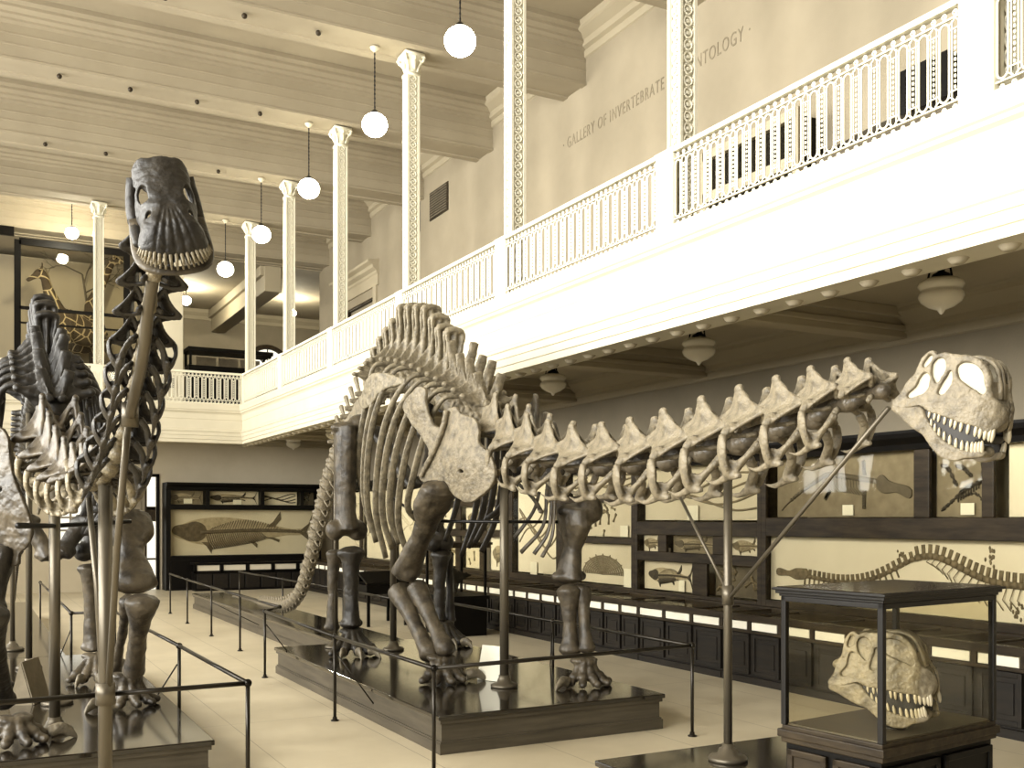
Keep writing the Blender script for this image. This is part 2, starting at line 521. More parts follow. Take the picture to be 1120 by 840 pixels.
b = MB().sweep(hood, [(XW, 32.05), (XW, 36.2)]).box(XW - .07, XW + .2, 32.2, 32.5, ZG, 10.2).box(XW - .07, XW + .2, 35.75, 36.05, ZG, 10.2)
h = struct('door_2', b, M_CROWN)
MB().box(XW + .18, XW + .24, 32.4, 35.8, ZG, 10.1).build('door_leaf', M_UPPER, h)
MB().box(XW + .05, XW + .2, 32.5, 35.75, 9.85, 10.2).box(XW + .02, XW + .17, 35.35, 35.5, ZG, 9.9).build('door_frame', M_FRAME, h)
# the room beyond the back gallery
struct('floor_back', MB().box(-9, 17, 37, 48.3, 5.9, 6.0), M_FLOOR)
struct('ceiling_back', MB().box(-9, 17, 38.36, 48.3, 11.97, 12.2), M_CEIL)
struct('wall_beyond', MB().box(-9, 17, 48, 48.3, ZG, 11.97).box(16.7, 17, 38.4, 48, ZG, 11.97), M_WALL)
struct('trim_20', MB().box(-9, 17, 38.6, 38.75, 12.2, 13.2), M_CEIL)
struct('trim_21', MB().box(9.9, 10.55, 38.4, 48, 11.0, 11.97).box(9.75, 10.7, 38.46, 48, 11.6, 11.965), M_CROWN, bevel=.03)
cr2 = [(0, 11.5), (.05, 11.52), (.08, 11.67), (.2, 11.82), (.25, 11.97), (0, 11.97)]
struct('trim_22', MB().sweep(cr2, [(16.7, 48), (-9, 48)]), M_CROWN)
struct('wall_pier', MB().box(5.95, 6.75, 37.4, 38.2, ZG, 12.0), M_WHITE, bevel=.02)
# arched window of the far room
b = MB()
ring = [(12.5 + .95 * math.cos(PI * i / 16), 9.55 + .95 * math.sin(PI * i / 16)) for i in range(17)]
b.tube([(x, 47.93, z) for x, z in ring], .12, 8)
b.box(11.5, 13.5, 47.85, 48, 9.4, 9.55)
for a in (45, 90, 135):
    b.tube([(12.5, 47.94, 9.55), (12.5 + .95 * math.cos(math.radians(a)), 47.94, 9.55 + .95 * math.sin(math.radians(a)))], .03, 6)
w = struct('window_8', b, M_FRAME)
b = MB().add([(x, 47.97, z) for x, z in ring] + [(x, 47.99, z) for x, z in ring], [tuple(range(17)), tuple(range(33, 16, -1))])
b.build('pane', M_SKYPANE, w)

# ------------------------------------------------------------------ lattice columns
def ring_flat(c, R, r, ax):
    pts = []
    for i in range(10):
        t = 2 * PI * i / 10
        if ax == 'x': pts.append((c[0], c[1] + R * math.cos(t), c[2] + R * math.sin(t)))
        else: pts.append((c[0] + R * math.cos(t), c[1], c[2] + R * math.sin(t)))
    return MB().tube(pts, r, 4, closed=True)
S = .115
b = MB()
for sx in (-1, 1):
    for sy in (-1, 1):
        b.box(sx * S - .022, sx * S + .022, sy * S - .022, sy * S + .022, 0, 5.55)
b.box(-S + .03, S - .03, -S + .03, S - .03, 0, 5.55)
shaft_me = b.to_mesh('shaft'); shaft_me.materials.append(M_IRON_W)
b = MB()
for k in range(36):
    z = .12 + .152 * k
    for sg in (-1, 1):
        b.mesh(ring_flat((sg * S, 0, z), .062, .014, 'x')); b.mesh(ring_flat((0, sg * S, z), .062, .014, 'y'))
        b.box(sg * S - .012, sg * S + .012, -.02, .02, z - .02, z + .02); b.box(-.02, .02, sg * S - .012, sg * S + .012, z - .02, z + .02)
latt_me = b.to_mesh('lattice'); latt_me.materials.append(M_IRON_W)
b = MB()
b.box(-.15, .15, -.15, .15, 5.5, 5.56)
b.lathe([(.12, 5.56), (.13, 5.7), (.17, 5.8), (.24, 5.88), (.24, 5.9)], n=16)
b.box(-.22, .22, -.22, .22, 5.89, 5.95)
for i in range(4):
    a = PI / 4 + PI / 2 * i
    c, s_ = math.cos(a), math.sin(a)
    sp = []
    for j in range(14):
        th = j / 13 * 2.2 * PI
        R = .075 * (1 - .75 * j / 13)
        sp.append((c * (.25 + R * math.cos(th + .6)), s_ * (.25 + R * math.cos(th + .6)), 5.83 + R * math.sin(th + .6)))
    b.tube([(c * .13, s_ * .13, 5.58), (c * .17, s_ * .17, 5.7)] + sp, .024, 6)
    a2 = PI / 2 * i
    b.ball((.17 * math.cos(a2), .17 * math.sin(a2), 5.74), (.05, .05, .12), 8, 6)
    b.ball((.2 * math.cos(a2), .2 * math.sin(a2), 5.85), .05, 8, 6)
cap_me = b.to_mesh('capital', True); cap_me.materials.append(M_IRON_W)
base_me = MB().box(-.18, .18, -.18, .18, 0, .1).box(-.155, .155, -.155, .155, .1, .2).to_mesh('base'); base_me.materials.append(M_IRON_W)
ordn = ['nearest the camera, rising behind the wide railing panel', 'just before the painted word of the lettering', 'crossing the middle of the gallery rail', 'with its capital beside the second hanging globe',
        'between the square ventilator and the doorway hood', 'before the hooded upper doorway', 'at the corner where the two balconies meet']
def column(x, y, label):
    t = thing('lattice_column', label, 'column', (x, y, ZG), 'white iron gallery columns')
    t['kind'] = 'thing'
    for nm, me in (('shaft', shaft_me), ('lattice', latt_me), ('capital', cap_me), ('base', base_me)):
        inst(nm, me, Matrix.Translation((x, y, ZG)), t)
for y, l in zip(COLY, ordn):
    column(8.12, y, 'slim white iron lattice column ' + l)
column(3.52, 33.35, 'slim white iron lattice column on the end balcony in front of the giraffes')

# ------------------------------------------------------------------ balustrades
PIT = 4.19 / 18
b = MB()
st = []
for i in range(9): st.append((-.052 + .05 + .052 * math.cos(PI - PI * i / 8) - .05, 0, .815 + .052 * math.sin(PI * i / 8)))
lp = [(.052 * math.cos(PI - PI * i / 8), 0, .80 + .055 * math.sin(PI * i / 8)) for i in range(9)] + [(.052 * math.cos(-PI * i / 8), 0, .20 - .055 * math.sin(PI * i / 8)) for i in range(9)]
b.tube(lp, .0115, 6, closed=True, up=(0, 1, 0))
for s_ in (-1, 1):
    b.box(PIT / 2 + s_ * .034 - .006, PIT / 2 + s_ * .034 + .006, -.006, .006, .14, .86)
b.box(.055, PIT - .055, -.008, .008, .775, .787); b.box(.055, PIT - .055, -.008, .008, .213, .225)
for i in range(11):
    b.ball((PIT / 2, 0, .25 + .05 * i), (.014, .014, .02), 6, 4)
for s_ in (-1, 1):
    b.tube([(PIT / 2, 0, .88), (PIT / 2 + s_ * .03, 0, .845), (PIT / 2 + s_ * .06, 0, .83)], .008, 5)
    b.tube([(PIT / 2, 0, .12), (PIT / 2 + s_ * .03, 0, .155), (PIT / 2 + s_ * .06, 0, .17)], .008, 5)
bal_me = b.to_mesh('baluster', True); bal_me.materials.append(M_IRON_W)
def scroll(z, h, n, L):
    b = MB()
    for i in range(n):
        x0 = (i + .5) * L / n
        pts = []
        for j in range(12):
            th = j / 11 * 1.6 * 2 * PI
            R = h * .42 * (1 - .8 * j / 11)
            pts.append((x0 - .005 + R * math.cos(th - PI * .6), 0, z + R * math.sin(th - PI * .6)))
        b.tube([(x0 - L / n * .62, 0, z - h * .42)] + pts, .0075, 4)
    return b
LS = 18 * PIT
fr = scroll(.925, .085, 36, LS)
fr_me = fr.to_mesh('scroll_frieze', True); fr_me.materials.append(M_IRON_W)
fb = scroll(.07, .08, 36, LS)
fb_me = fb.to_mesh('lower_scroll', True); fb_me.materials.append(M_IRON_W)
b = MB().box(0, LS, -.03, .03, .985, 1.03).box(0, LS, -.045, .045, .965, .985).box(0, LS, -.015, .015, .872, .886)
tr_me = b.to_mesh('top_rail'); tr_me.materials.append(M_IRON_W)
b = MB().box(0, LS, -.03, .03, 0, .03).box(0, LS, -.015, .015, .113, .127)
br_me = b.to_mesh('bottom_rail'); br_me.materials.append(M_IRON_W)
b = MB().box(-.18, .18, -.035, .035, 0, 1.03).box(-.2, .2, -.05, .05, .965, 1.03).box(-.2, .2, -.045, .045, 0, .04)
for s_ in (-1, 1):
    b.tube([(.052 * math.cos(2 * PI * i / 16) + s_ * .09, -.038, .5 + (.33 * math.sin(2 * PI * i / 16))) for i in range(16)], .011, 5, closed=True)
for i in range(11): b.ball((0, -.04, .25 + .05 * i), (.016, .014, .02), 6, 4)
ped_me = b.to_mesh('pedestal_panel'); ped_me.materials.append(M_IRON_W)
def balustrade(o, ang, label, i0=0, i1=18, ped=True):
    R = Matrix.Translation(o) @ Matrix.Rotation(ang, 4, 'Z')
    t = thing('balustrade_section', label, 'balustrade', o, 'white ironwork balustrade sections')
    for nm, me in (('top_rail', tr_me), ('bottom_rail', br_me), ('scroll_frieze', fr_me), ('lower_scroll', fb_me)):
        inst(nm, me, R, t)
    for i in range(i0, i1):
        inst('baluster', bal_me, R @ Matrix.Translation(((i + .5) * PIT - PIT / 2 + .06, 0, 0)), t)
    if ped: inst('pedestal_panel', ped_me, R @ Matrix.Translation((LS + .18, 0, 0)), t)
    return t
secl = ['nearest the camera, beyond the wide plain railing panel', 'in front of the two dark gallery showcases', 'below the words of the wall lettering', 'below the square wall ventilator',
        'over the arched spine of the big skeleton', 'next but one to the balcony corner', 'meeting the balcony corner']
for k in range(7):
    t = balustrade((XB + .02, COLY[k] - .18, ZG), -PI / 2, 'white scrolled iron balustrade section ' + secl[k], i1=18, ped=False)
    inst('pedestal_panel', ped_me, Matrix.Translation((XB + .02, COLY[k], ZG)) @ Matrix.Rotation(-PI / 2, 4, 'Z'), t)
t = balustrade((3.66, YB + .02, ZG), 0, 'white scrolled iron balustrade section of the end balcony, between the corner and the giraffe column', ped=False)
t = balustrade((-.91, YB + .02, ZG), 0, 'white scrolled iron balustrade section of the end balcony, under the giraffes behind the dark skeleton')

# ------------------------------------------------------------------ painted wall lettering
tx = bpy.data.curves.new('wall_lettering', 'FONT')
tx.body = '\u00b7 GALLERY OF INVERTEBRATE PALEONTOLOGY \u00b7'
tx.size = .36; tx.space_character = 1.2; tx.extrude = .004; tx.space_word = 1.1
o = bpy.data.objects.new('tmp', tx); COL.objects.link(o)
dg = bpy.context.evaluated_depsgraph_get(); dg.update()
me = bpy.data.meshes.new_from_object(o.evaluated_get(dg)); bpy.data.objects.remove(o)
xs = [v.co.x for v in me.vertices]
Ltx = max(xs) - min(xs); want = 20.15 - 13.8
for v in me.vertices:
    p = v.co
    v.co = V((XW - .004 - p.z, 20.15 - (p.x - min(xs)) * want / Ltx, 10.86 + p.y))
t = thing('wall_lettering', 'line of brown painted capital lettering high on the upper gallery wall', 'lettering', (XW, 17, 10.86))
iv = sorted((min(-me.vertices[i].co.y for i in p.vertices), max(-me.vertices[i].co.y for i in p.vertices)) for p in me.polygons)
cuts = []; end = iv[0][1]
for a_, c_ in iv:
    if a_ - end > .13: cuts.append((end + a_) / 2)
    end = max(end, c_)
for j in range(len(cuts) + 1):
    lo_ = cuts[j - 1] if j else -99; hi_ = cuts[j] if j < len(cuts) else 99
    b = MB(); b.v = [tuple(v.co) for v in me.vertices]
    b.f = [tuple(p.vertices) for p in me.polygons if lo_ < -p.center.y < hi_]
    m2 = b.to_mesh('painted_word', fix=False)
    bm = bmesh.new(); bm.from_mesh(m2)
    bmesh.ops.delete(bm, geom=[v for v in bm.verts if not v.link_faces], context='VERTS')
    bm.to_mesh(m2); bm.free()
    obj('painted_word', m2, t, M_SLATE)

# ------------------------------------------------------------------ lamps
def globe(x, y, z, top, label, grp='lit globes hanging from the hall beams', r=.2, m=None):
    t = thing('globe_pendant', label, 'lamp', (x, y, z), grp)
    MB().ball((x, y, z), (r, r, r * .92), 20, 14).build('globe', m or M_GLOBE, t, True)
    if top - z > .4:
        b = MB()
        n = int((top - z - r) / .09)
        b.tube([(x, y, z + r + .06), (x, y, top)], .012, 5)
        for i in range(n): b.ball((x, y, z + r + .1 + .09 * i), (.02, .02, .035), 6, 4)
        b.build('chain', M_DARKIRON, t)
    MB().lathe([(.03, r * .85), (.09, r * .86), (.08, r * 1.02), (.03, r * 1.2)], (x, y, z)).build('fitter', M_DARKIRON, t, True)
    MB().lathe([(.02, -.1), (.09, -.03), (.1, 0)], (x, y, top)).build('ceiling_rose', M_WHITE, t, True)
gl = ['lit globe lamp hanging largest and highest of the hall row', 'lit globe lamp next to the tallest full lattice column', 'lit globe lamp third along the row from the camera',
      'lit globe lamp fourth along the row, smaller', 'lit globe lamp hanging lowest in the hall row beside the corner column']
for y, l in zip(COLY[2:], gl):
    globe(7.1 if y < 16 else 7.32, y, 10.2 if y < 16 else 10.42, 12.0, l, r=.26)
globe(2.95, 35.5, 11.55, 13.2, 'small lit globe in front of the giraffe case top', 'lit globes of the back gallery', .2, M_GLOBE_B)
globe(7.96, 43.5, 11.4, 11.97, 'small lit globe in the far room near the white pier', 'lit globes of the back gallery', .2, M_GLOBE_B)
globe(12.4, 43.5, 11.3, 11.97, 'small lit globe seen between the last two columns', 'lit globes of the back gallery', .18, M_GLOBE_B)
bp = [(.03, .05), (.2, .02), (.27, -.02), (.28, -.06), (.25, -.1), (.235, -.12), (.27, -.15), (.275, -.19), (.24, -.25), (.15, -.31), (.05, -.345), (.02, -.39), (.005, -.4)]
def bowl(x, y, label, ztop=5.45):
    t = thing('bowl_lamp', label, 'lamp', (x, y, ztop), 'unlit opal bowl lamps under the gallery')
    z = 5.22
    MB().lathe([(r * .95, zz) for r, zz in bp], (x, y, z), 24).build('bowl', M_OPAL, t, True)
    MB().lathe([(.13, 0), (.12, -.04), (.05, -.07), (.04, -.12), (.1, -.15), (.12, -.19)], (x, y, ztop), 16).build('canopy', M_BLACK, t, True)
    b = MB()
    for a in range(3):
        c, s_ = math.cos(a * 2.1 + .5), math.sin(a * 2.1 + .5)
        b.tube([(x + c * .04, y + s_ * .04, ztop - .08), (x + c * .13, y + s_ * .13, ztop - .1), (x + c * .15, y + s_ * .15, z + .03)], .014, 5)
    b.build('arm', M_BLACK, t)
ll = ['above the pale skull on the long neck', 'second from the camera, over the long neck', 'third from the camera, under the balcony edge', 'hidden mostly behind the tall spines',
      'behind the rib cage', 'beside the standing thigh bone', 'farthest, near the end wall']
for k, l in enumerate(ll):
    if k in (3, 4): continue
    bowl(10.2, 8.28 + 4.55 * k, 'unlit white opal bowl lamp under the gallery ' + l)
# ------------------------------------------------------------------ fossil reliefs (flat: u along, v up, thickness w)
def relief_fish(L, H, dors=1, tail=1.0, ribs=26, fins=True, flip=False):
    b = MB()
    tk = 1.15 if L > 3 else 1.0
    n = 30
    spine = [(-.30 * L + .72 * L * i / n, .04 * H * math.sin(i / n * 3), 0) for i in range(n + 1)]
    # head
    b.mesh(me_to_mb(flat_shape([[(-.5 * L, .06 * H), (-.40 * L, .2 * H), (-.33 * L, .24 * H), (-.27 * L, .1 * H), (-.28 * L, -.12 * H), (-.36 * L, -.2 * H), (-.44 * L, -.1 * H)]], .02, .006)))
    b.tube(spine, [.045 * H] * 8 + [.035 * H, .025 * H], 6)
    for i in range(0, n, 1):
        x, y, _ = spine[i]
        b.cbox((x, y, .004), (.014 * L, .08 * H, .03))
    for i in range(ribs):
        t = i / ribs
        x = -.27 * L + .40 * L * t
        h = H * (.30 * (1 - t) ** .5 + .08)
        b.tube([(x, 0, .005), (x + .02 * L, -h * .6, .012), (x + .05 * L, -h, .012)], .009 * tk * L ** .5, 4)
    for i in range(int(ribs * 1.1)):
        t = i / (ribs * 1.1)
        x = -.25 * L + .55 * L * t
        h = H * .24 * math.sin(PI * min(1, t * .9 + .12)) * dors
        b.tube([(x, .03 * H, .004), (x + .03 * L, h, .012)], .006 * tk * L ** .5, 4)
    # forked tail
    xt = .42 * L
    for s in (-1, 1):
        b.mesh(me_to_mb(flat_shape([[(xt - .02 * L, .015 * H * s), (xt + .05 * L, .18 * H * tail * s), (xt + .085 * L, .44 * H * tail * s), (xt + .06 * L, .18 * H * tail * s), (xt + .035 * L, .0)]], .016, .004, smooth_loops=False)))
    if fins:
        for (x, y, l, h) in ((-.30, -.22, .07, -.26), (.02, -.2, .07, -.16), (.16, .12, .10, .36), (.14, -.12, .11, -.12)):
            b.mesh(me_to_mb(flat_shape([[(x * L, y * H), (x * L + l * L * .5, (y + h * .35) * H), (x * L + l * L, (y + h) * H), (x * L + l * L * 1.05, (y + h * .5) * H), (x * L + l * L * .6, y * H)]], .016, .004, smooth_loops=False)))
    if flip: b.v = [(-x, y, z) for x, y, z in b.v]
    return b
def relief_serpent(L, H):
    b = MB()
    n = 64
    def P(t):
        x = -.5 * L + L * t
        y = -.07 - .10 * math.exp(-((t - .2) / .12) ** 2) + .33 * math.exp(-((t - .43) / .10) ** 2) + .02
        return x, y
    for i in range(n):
        t = .09 + .91 * i / n
        x, y = P(t); x2, y2 = P(t + .01)
        a = math.atan2(y2 - y, x2 - x)
        R = Matrix.Rotation(a, 3, 'Z')
        s = 1.15 if .4 < t < .85 else .8
        b.cbox((x, y, 0), (L / n * .78, .075 * H * s, .05), R)
        b.cbox(V((x, y, 0)) + R @ V((0, .085 * H * s, 0)), (L / n * .45, .12 * H * s, .03), R)
        if .35 > t: b.cbox(V((x, y, 0)) + R @ V((0, -.08 * H, 0)), (L / n * .2, .12 * H, .02), R)
        if .42 < t < .75:
            l = .34 * H * math.sin((t - .38) / .40 * PI)
            b.tube([V((x, y, 0)) + R @ V(p) for p in ((0, -.03 * H, .01), (-.005 * L, -l * .6, .03), (.012 * L, -l, .01))], .0028 * L ** .5, 4)
    b.mesh(me_to_mb(flat_shape([[(-.5 * L, -.05), (-.46 * L, -.04), (-.43 * L, .01), (-.40 * L, -.06), (-.43 * L, -.15), (-.46 * L, -.10)]], .04, .01)))
    for (x, y, k) in ((-.14, .30, 1), (.07, .30, 1.4), (.12, -.34, 1.4)):
        for j in range(12):
            a = random.uniform(0, 6.3); r = random.uniform(.0, .12) * H * k
            b.ball((x * L + r * math.cos(a) * .7, y * H + r * math.sin(a), 0), (.012 * k, .022 * k, .012), 6, 4)
    return b
def relief_ichthyosaur(L, H):
    b = MB()
    n = 36
    pts = []
    for i in range(n + 1):
        t = i / n
        pts.append((-.5 * L + .78 * L * t, H * (-.42 + .62 * min(1, t * 2.1) ** .8 - .18 * max(0, t - .55) * 2), 0))
    b.tube(pts, [.012, .02, .035, .04, .04, .035], 6)
    for i in range(4, n, 1):
        x, y, _ = pts[i]
        b.cbox((x, y, .01), (.012 * L, .05 * H, .035), Matrix.Rotation(.5, 3, 'Z'))
    for i in range(16):
        t = .45 + .4 * i / 16
        k = int(t * n); x, y, _ = pts[k]
        l = .30 * H
        b.tube([(x, y, .01), (x + .015 * L, y - l * .6, .03), (x + .05 * L, y - l, .01)], .006, 4)
    b.mesh(me_to_mb(flat_shape([[(.26 * L, .02 * H), (.29 * L, .14 * H), (.34 * L, .05 * H), (.5 * L, -.2 * H), (.40 * L, -.14 * H), (.29 * L, -.12 * H)]], .03, .008)))
    for (x, y, a, l) in ((.17, -.12, -1.6, .3), (.17, .18, 1.7, .24), (-.1, -.1, -2.2, .16)):
        for j in range(7):
            b.cbox((x * L + math.cos(a) * l * H * j / 7, y * H + math.sin(a) * l * H * j / 7, .005), (.05, .05, .02), Matrix.Rotation(a, 3, 'Z'))
    return b
def relief_plesiosaur(L, H):
    b = MB()
    def chain(pts, r, n):
        c = catmull(pts, 6)
        b.tube(c, r * .6, 5)
        for i in range(n):
            p = c[int(i * (len(c) - 1) / n)]
            b.cbox(p, (r * 1.8, r * 1.8, r), Matrix.Rotation(i, 3, 'Z'))
    chain([(.36 * L, .5 * H, 0), (.40 * L, .2 * H, 0), (.36 * L, .0, 0), (.1 * L, -.1 * H, 0), (-.1 * L, -.22 * H, 0)], .032, 18)
    chain([(-.1 * L, -.22 * H, 0), (-.3 * L, -.36 * H, 0), (-.44 * L, -.45 * H, 0)], .022, 8)
    chain([(-.14 * L, -.05 * H, 0), (-.3 * L, .2 * H, 0), (-.45 * L, .26 * H, 0)], .026, 7)
    chain([(.15 * L, .08 * H, 0), (.0 * L, .2 * H, 0), (-.15 * L, .24 * H, 0)], .026, 7)
    chain([(-.05 * L, -.25 * H, 0), (.25 * L, -.2 * H, 0), (.46 * L, -.4 * H, 0)], .018, 8)
    for i in range(9):
        b.tube([(-.1 * L + .05 * L * i, -.2 * H + .02 * H * i, 0), (-.08 * L + .05 * L * i, -.32 * H + .025 * H * i, .02)], .01, 4)
    return b
def relief_bones(L, H, n=26):
    b = MB()
    for j in range(n):
        x = (random.random() - .5) * L * .9; y = (random.random() - .5) * H * .9; a = random.uniform(0, 3)
        l = random.uniform(.05, .13); c, s = math.cos(a), math.sin(a)
        b.tube([(x - c * l, y - s * l, 0), (x, y, 0), (x + c * l, y + s * l, 0)], [.03, .016, .032], 6)
    return b
def relief_shell(L, H):
    b = MB()
    for i in range(9):
        R = .08 + .04 * i
        b.tube([(R * L * math.cos(PI * k / 10), -.35 * H + R * 1.6 * H * math.sin(PI * k / 10) * .9, 0) for k in range(11)], .018, 5)
    for i in range(9):
        a = PI * (i + .5) / 9
        b.tube([(0, -.35 * H, 0), (.42 * L * math.cos(a), -.35 * H + .65 * H * math.sin(a), 0)], .014, 5)
    return b
def relief_plant(L, H):
    b = MB()
    for i in range(4):
        pts = [(-.5 * L + L * k / 6, H * (.3 * math.sin(k * .9 + i) * .6 + (i - 1.5) * .12), 0) for k in range(7)]
        b.tube(pts, .02, 5, sm=3)
    return b
MW_R = Matrix(((0, 0, -1), (-1, 0, 0), (0, 1, 0)))   # u -> -Y, v -> Z, w -> -X   (on the side wall)
MW_B = Matrix(((1, 0, 0), (0, 0, -1), (0, 1, 0)))    # u -> X, v -> Z, w -> -Y    (on the end wall)
CARDS = []
def slab(c, L, H, fn, label, m, mf, wall='R', group=None, args={}, fit=.92, cat='fossil slab', name='fossil_slab'):
    Mw = Matrix.Translation(c) @ (MW_R if wall == 'R' else MW_B).to_4x4()
    b = MB().box(-L / 2, L / 2, -H / 2, H / 2, -.05, 0)
    t = b.mesh and MB().mesh(b, Mw).build(name, m)
    tag(t, label, cat, group)
    if fn:
        MB().mesh(fn(L * fit, H * fit, **args), Mw @ Matrix.Translation((0, 0, .006))).build('fossil_relief', mf, t, True)
        if fn is relief_fish:
            l, h = L * fit, H * fit
            body = me_to_mb(flat_shape([[(-.5 * l, .02 * h), (-.42 * l, .2 * h), (-.26 * l, .33 * h), (-.05 * l, .32 * h), (.15 * l, .2 * h), (.34 * l, .07 * h), (.44 * l, .03 * h), (.44 * l, -.03 * h), (.3 * l, -.08 * h), (.1 * l, -.2 * h), (-.1 * l, -.3 * h), (-.28 * l, -.28 * h), (-.42 * l, -.16 * h)]], .012, .003))
            MB().mesh(body, Mw @ Matrix.Translation((0, 0, .007))).build('scale_impression', M_SCALE, t)
    return t
def card(c, w, h, label, wall='R'):
    Mw = Matrix.Translation(c) @ (MW_R if wall == 'R' else MW_B).to_4x4()
    o = MB().mesh(MB().box(-w / 2, w / 2, -h / 2, h / 2, 0, .012), Mw).build('label_card', M_PAPER)
    return tag(o, label, 'label card', 'white label cards in the wall cases')

# ------------------------------------------------------------------ wall cases along the side wall
XC = 11.1      # front of the upright cases
XD = 10.0      # front of the desk cases
ZT = 3.37
def upright(y0, y1, rows, label, splits):
    """rows: list of (z0, z1); splits: per row the list of y where openings start and stop"""
    t = thing('wall_case', label, 'display case', (XC, (y0 + y1) / 2, 1.0), 'upright oak wall cases')
    MB().box(XW - .06, XW - .01, y0, y1, 1.0, 3.4).build('back_board', M_LINEN, t)
    b = MB().box(XC, XC + .06, y0, y0 + .1, 1.0, ZT).box(XC, XC + .06, y1 - .1, y1, 1.0, ZT)
    zs = [1.0] + [z for r in rows for z in r] + [ZT]
    for z0, z1 in zip(zs[::2], zs[1::2]):
        if z1 - z0 > .005: b.box(XC, XC + .06, y0 + .1, y1 - .1, z0, z1)
    for (z0, z1), sp in zip(rows, splits):
        e = [y0 + .1] + sp + [y1 - .1]
        for a, c in zip(e[::2], e[1::2]):
            if c - a > .005: b.box(XC, XC + .06, a, c, z0, z1)
    b.box(XC + .03, XW, y0, y0 + .04, 1.0, ZT).box(XC + .03, XW, y1 - .04, y1, 1.0, ZT)
    b.build('front_frame', M_FRAME, t, bevel=.012)
    cor = [(0, ZT), (.0, ZT - .06), (.03, ZT - .05), (.05, ZT + .02), (.13, ZT + .1), (.15, ZT + .16), (.15, ZT + .2), (0, ZT + .2)]
    b = MB().sweep(cor, [(XC, y0), (XC, y1)]).box(XC, XW, y0, y1, ZT + .02, ZT + .2)
    b.build('cornice', M_BLACK, t)
    MB().box(XC + .02, XC + .026, y0 + .1, y1 - .1, 1.05, ZT - .02).build('glass_front', M_GLASS, t)
    for zr in rows[1:]:
        pass
    return t
XS = XC + .16   # plane of the slabs inside
c = upright(4.6, 12.4, [(1.12, 2.12), (2.41, 3.35)], 'upright oak wall case nearest the camera holding the serpent skeleton and three slabs', [[4.7, 12.3], [4.8, 8.25, 8.42, 9.2, 9.45, 12.3]])
slab((XS, 8.85, 1.62), 7.0, 1.0, relief_serpent, 'long cream panel with a winding serpent like skeleton relief', M_LINEN_P, M_FOSSIL, fit=.955)
slab((XS, 10.85, 2.88), 2.7, .92, relief_ichthyosaur, 'dark stone slab with a long snouted swimming reptile above the serpent panel', M_SLATE, M_SLATE_D)
slab((XS, 8.8, 2.88), .82, .92, relief_plesiosaur, 'narrow tan slab with scattered paddle bones next to the pale bone panel', M_SLATE, M_FOSSIL_D)
slab((XS, 6.5, 2.88), 3.3, .92, relief_bones, 'cream panel of loose small bones cut by the frame edge', M_LINEN_P, M_FOSSIL)
card((XS - .02, 10.72, 2.52), .2, .15, 'small white label card under the swimming reptile slab')
card((XS - .02, 8.72, 2.52), .2, .15, 'small white label card on the narrow slab of paddle bones')
c = upright(12.4, 15.9, [(1.07, 1.62), (1.79, 2.10), (2.34, 3.35)], 'upright oak wall case with six openings behind the steel neck post', [[12.5, 13.75, 14.15, 15.8], [12.5, 13.3, 13.6, 14.9, 15.15, 15.8], [12.5, 15.8]])
slab((XS, 14.15, 2.85), 3.2, .96, relief_plant, 'wide tan slab above the small slabs behind the neck post', M_LINEN, M_SLATE)
slab((XS, 15.48, 1.94), .62, .3, relief_fish, 'little pale slab topmost of the row beside the dark slab', M_LINEN_P, M_FOSSIL, args=dict(ribs=10))
slab((XS, 14.25, 1.94), 1.28, .3, relief_fish, 'grey brown slab with a faint long fish in the middle of the small row', M_SLATE, M_SLATE_D, args=dict(ribs=16))
slab((XS, 12.9, 1.94), .78, .3, relief_fish, 'pale slab with a small leaf shaped fish nearest the serpent panel', M_LINEN_P, M_FOSSIL, args=dict(ribs=10))
slab((XS, 14.98, 1.35), 1.6, .52, relief_fish, 'tan slab with a plump spiny dark fish', M_LINEN, M_FOSSIL_D, args=dict(ribs=20, dors=1.4), fit=.8)
slab((XS, 13.1, 1.35), 1.22, .52, relief_bones, 'dark mottled slab next to the spiny fish slab', M_SLATE_D, M_FOSSIL, args=dict(n=14))
for (x, y, w, h, l) in ((758, 561, .3, .26, 'white label card on the wide tan slab'), (730, 603, .18, .13, 'white label card on the grey brown slab of the small row'),
                        (746, 641, .16, .2, 'white label card beside the spiny fish'), (767, 641, .2, .18, 'white label card on the dark mottled slab')):
    card(onX(x, y, XS - .03), w, h, l)
c = upright(15.9, 18.7, [(1.08, 1.9), (2.02, 2.72), (2.85, 3.35)], 'upright oak wall case with shell slabs behind the upper fore leg', [[16.0, 18.4], [16.0, 18.4], [16.0, 18.4]])
slab((XS, 17.2, 1.5), 2.3, .8, relief_shell, 'tan slab with a ribbed round shell behind the fore leg', M_LINEN, M_SLATE, fit=.8)
slab((XS, 17.2, 2.38), 2.3, .68, relief_bones, 'tan slab with a cluster of small bones above the shell slab', M_LINEN, M_SLATE, args=dict(n=16))
slab((XS, 17.2, 3.1), 2.3, .46, relief_plant, 'tan slab in the top row above the bone cluster', M_LINEN, M_SLATE)
card(onX(683, 581, XS - .03), .26, .22, 'white label card on the bone cluster slab')
card(onX(687, 634, XS - .03), .26, .42, 'tall white label card on the shell slab')
c = upright(18.7, 21.0, [(1.15, 3.3)], 'narrow upright oak wall case with one tall pane behind the hanging rib rods', [[18.8, 20.8]])
slab((XS, 19.8, 2.2), 1.95, 2.05, relief_plant, 'tall pale slab filling the narrow wall case', M_LINEN_P, M_SLATE)
card(onX(584, 622, XS - .03), .3, .3, 'white label card at the foot of the tall pale slab')
c = upright(21.0, 25.6, [(1.12, 1.95), (2.1, 2.7), (2.85, 3.3)], 'upright oak wall case with many square panes behind the coracoid', [[21.1, 22.2, 22.5, 23.6, 23.9, 25.5]] * 3)
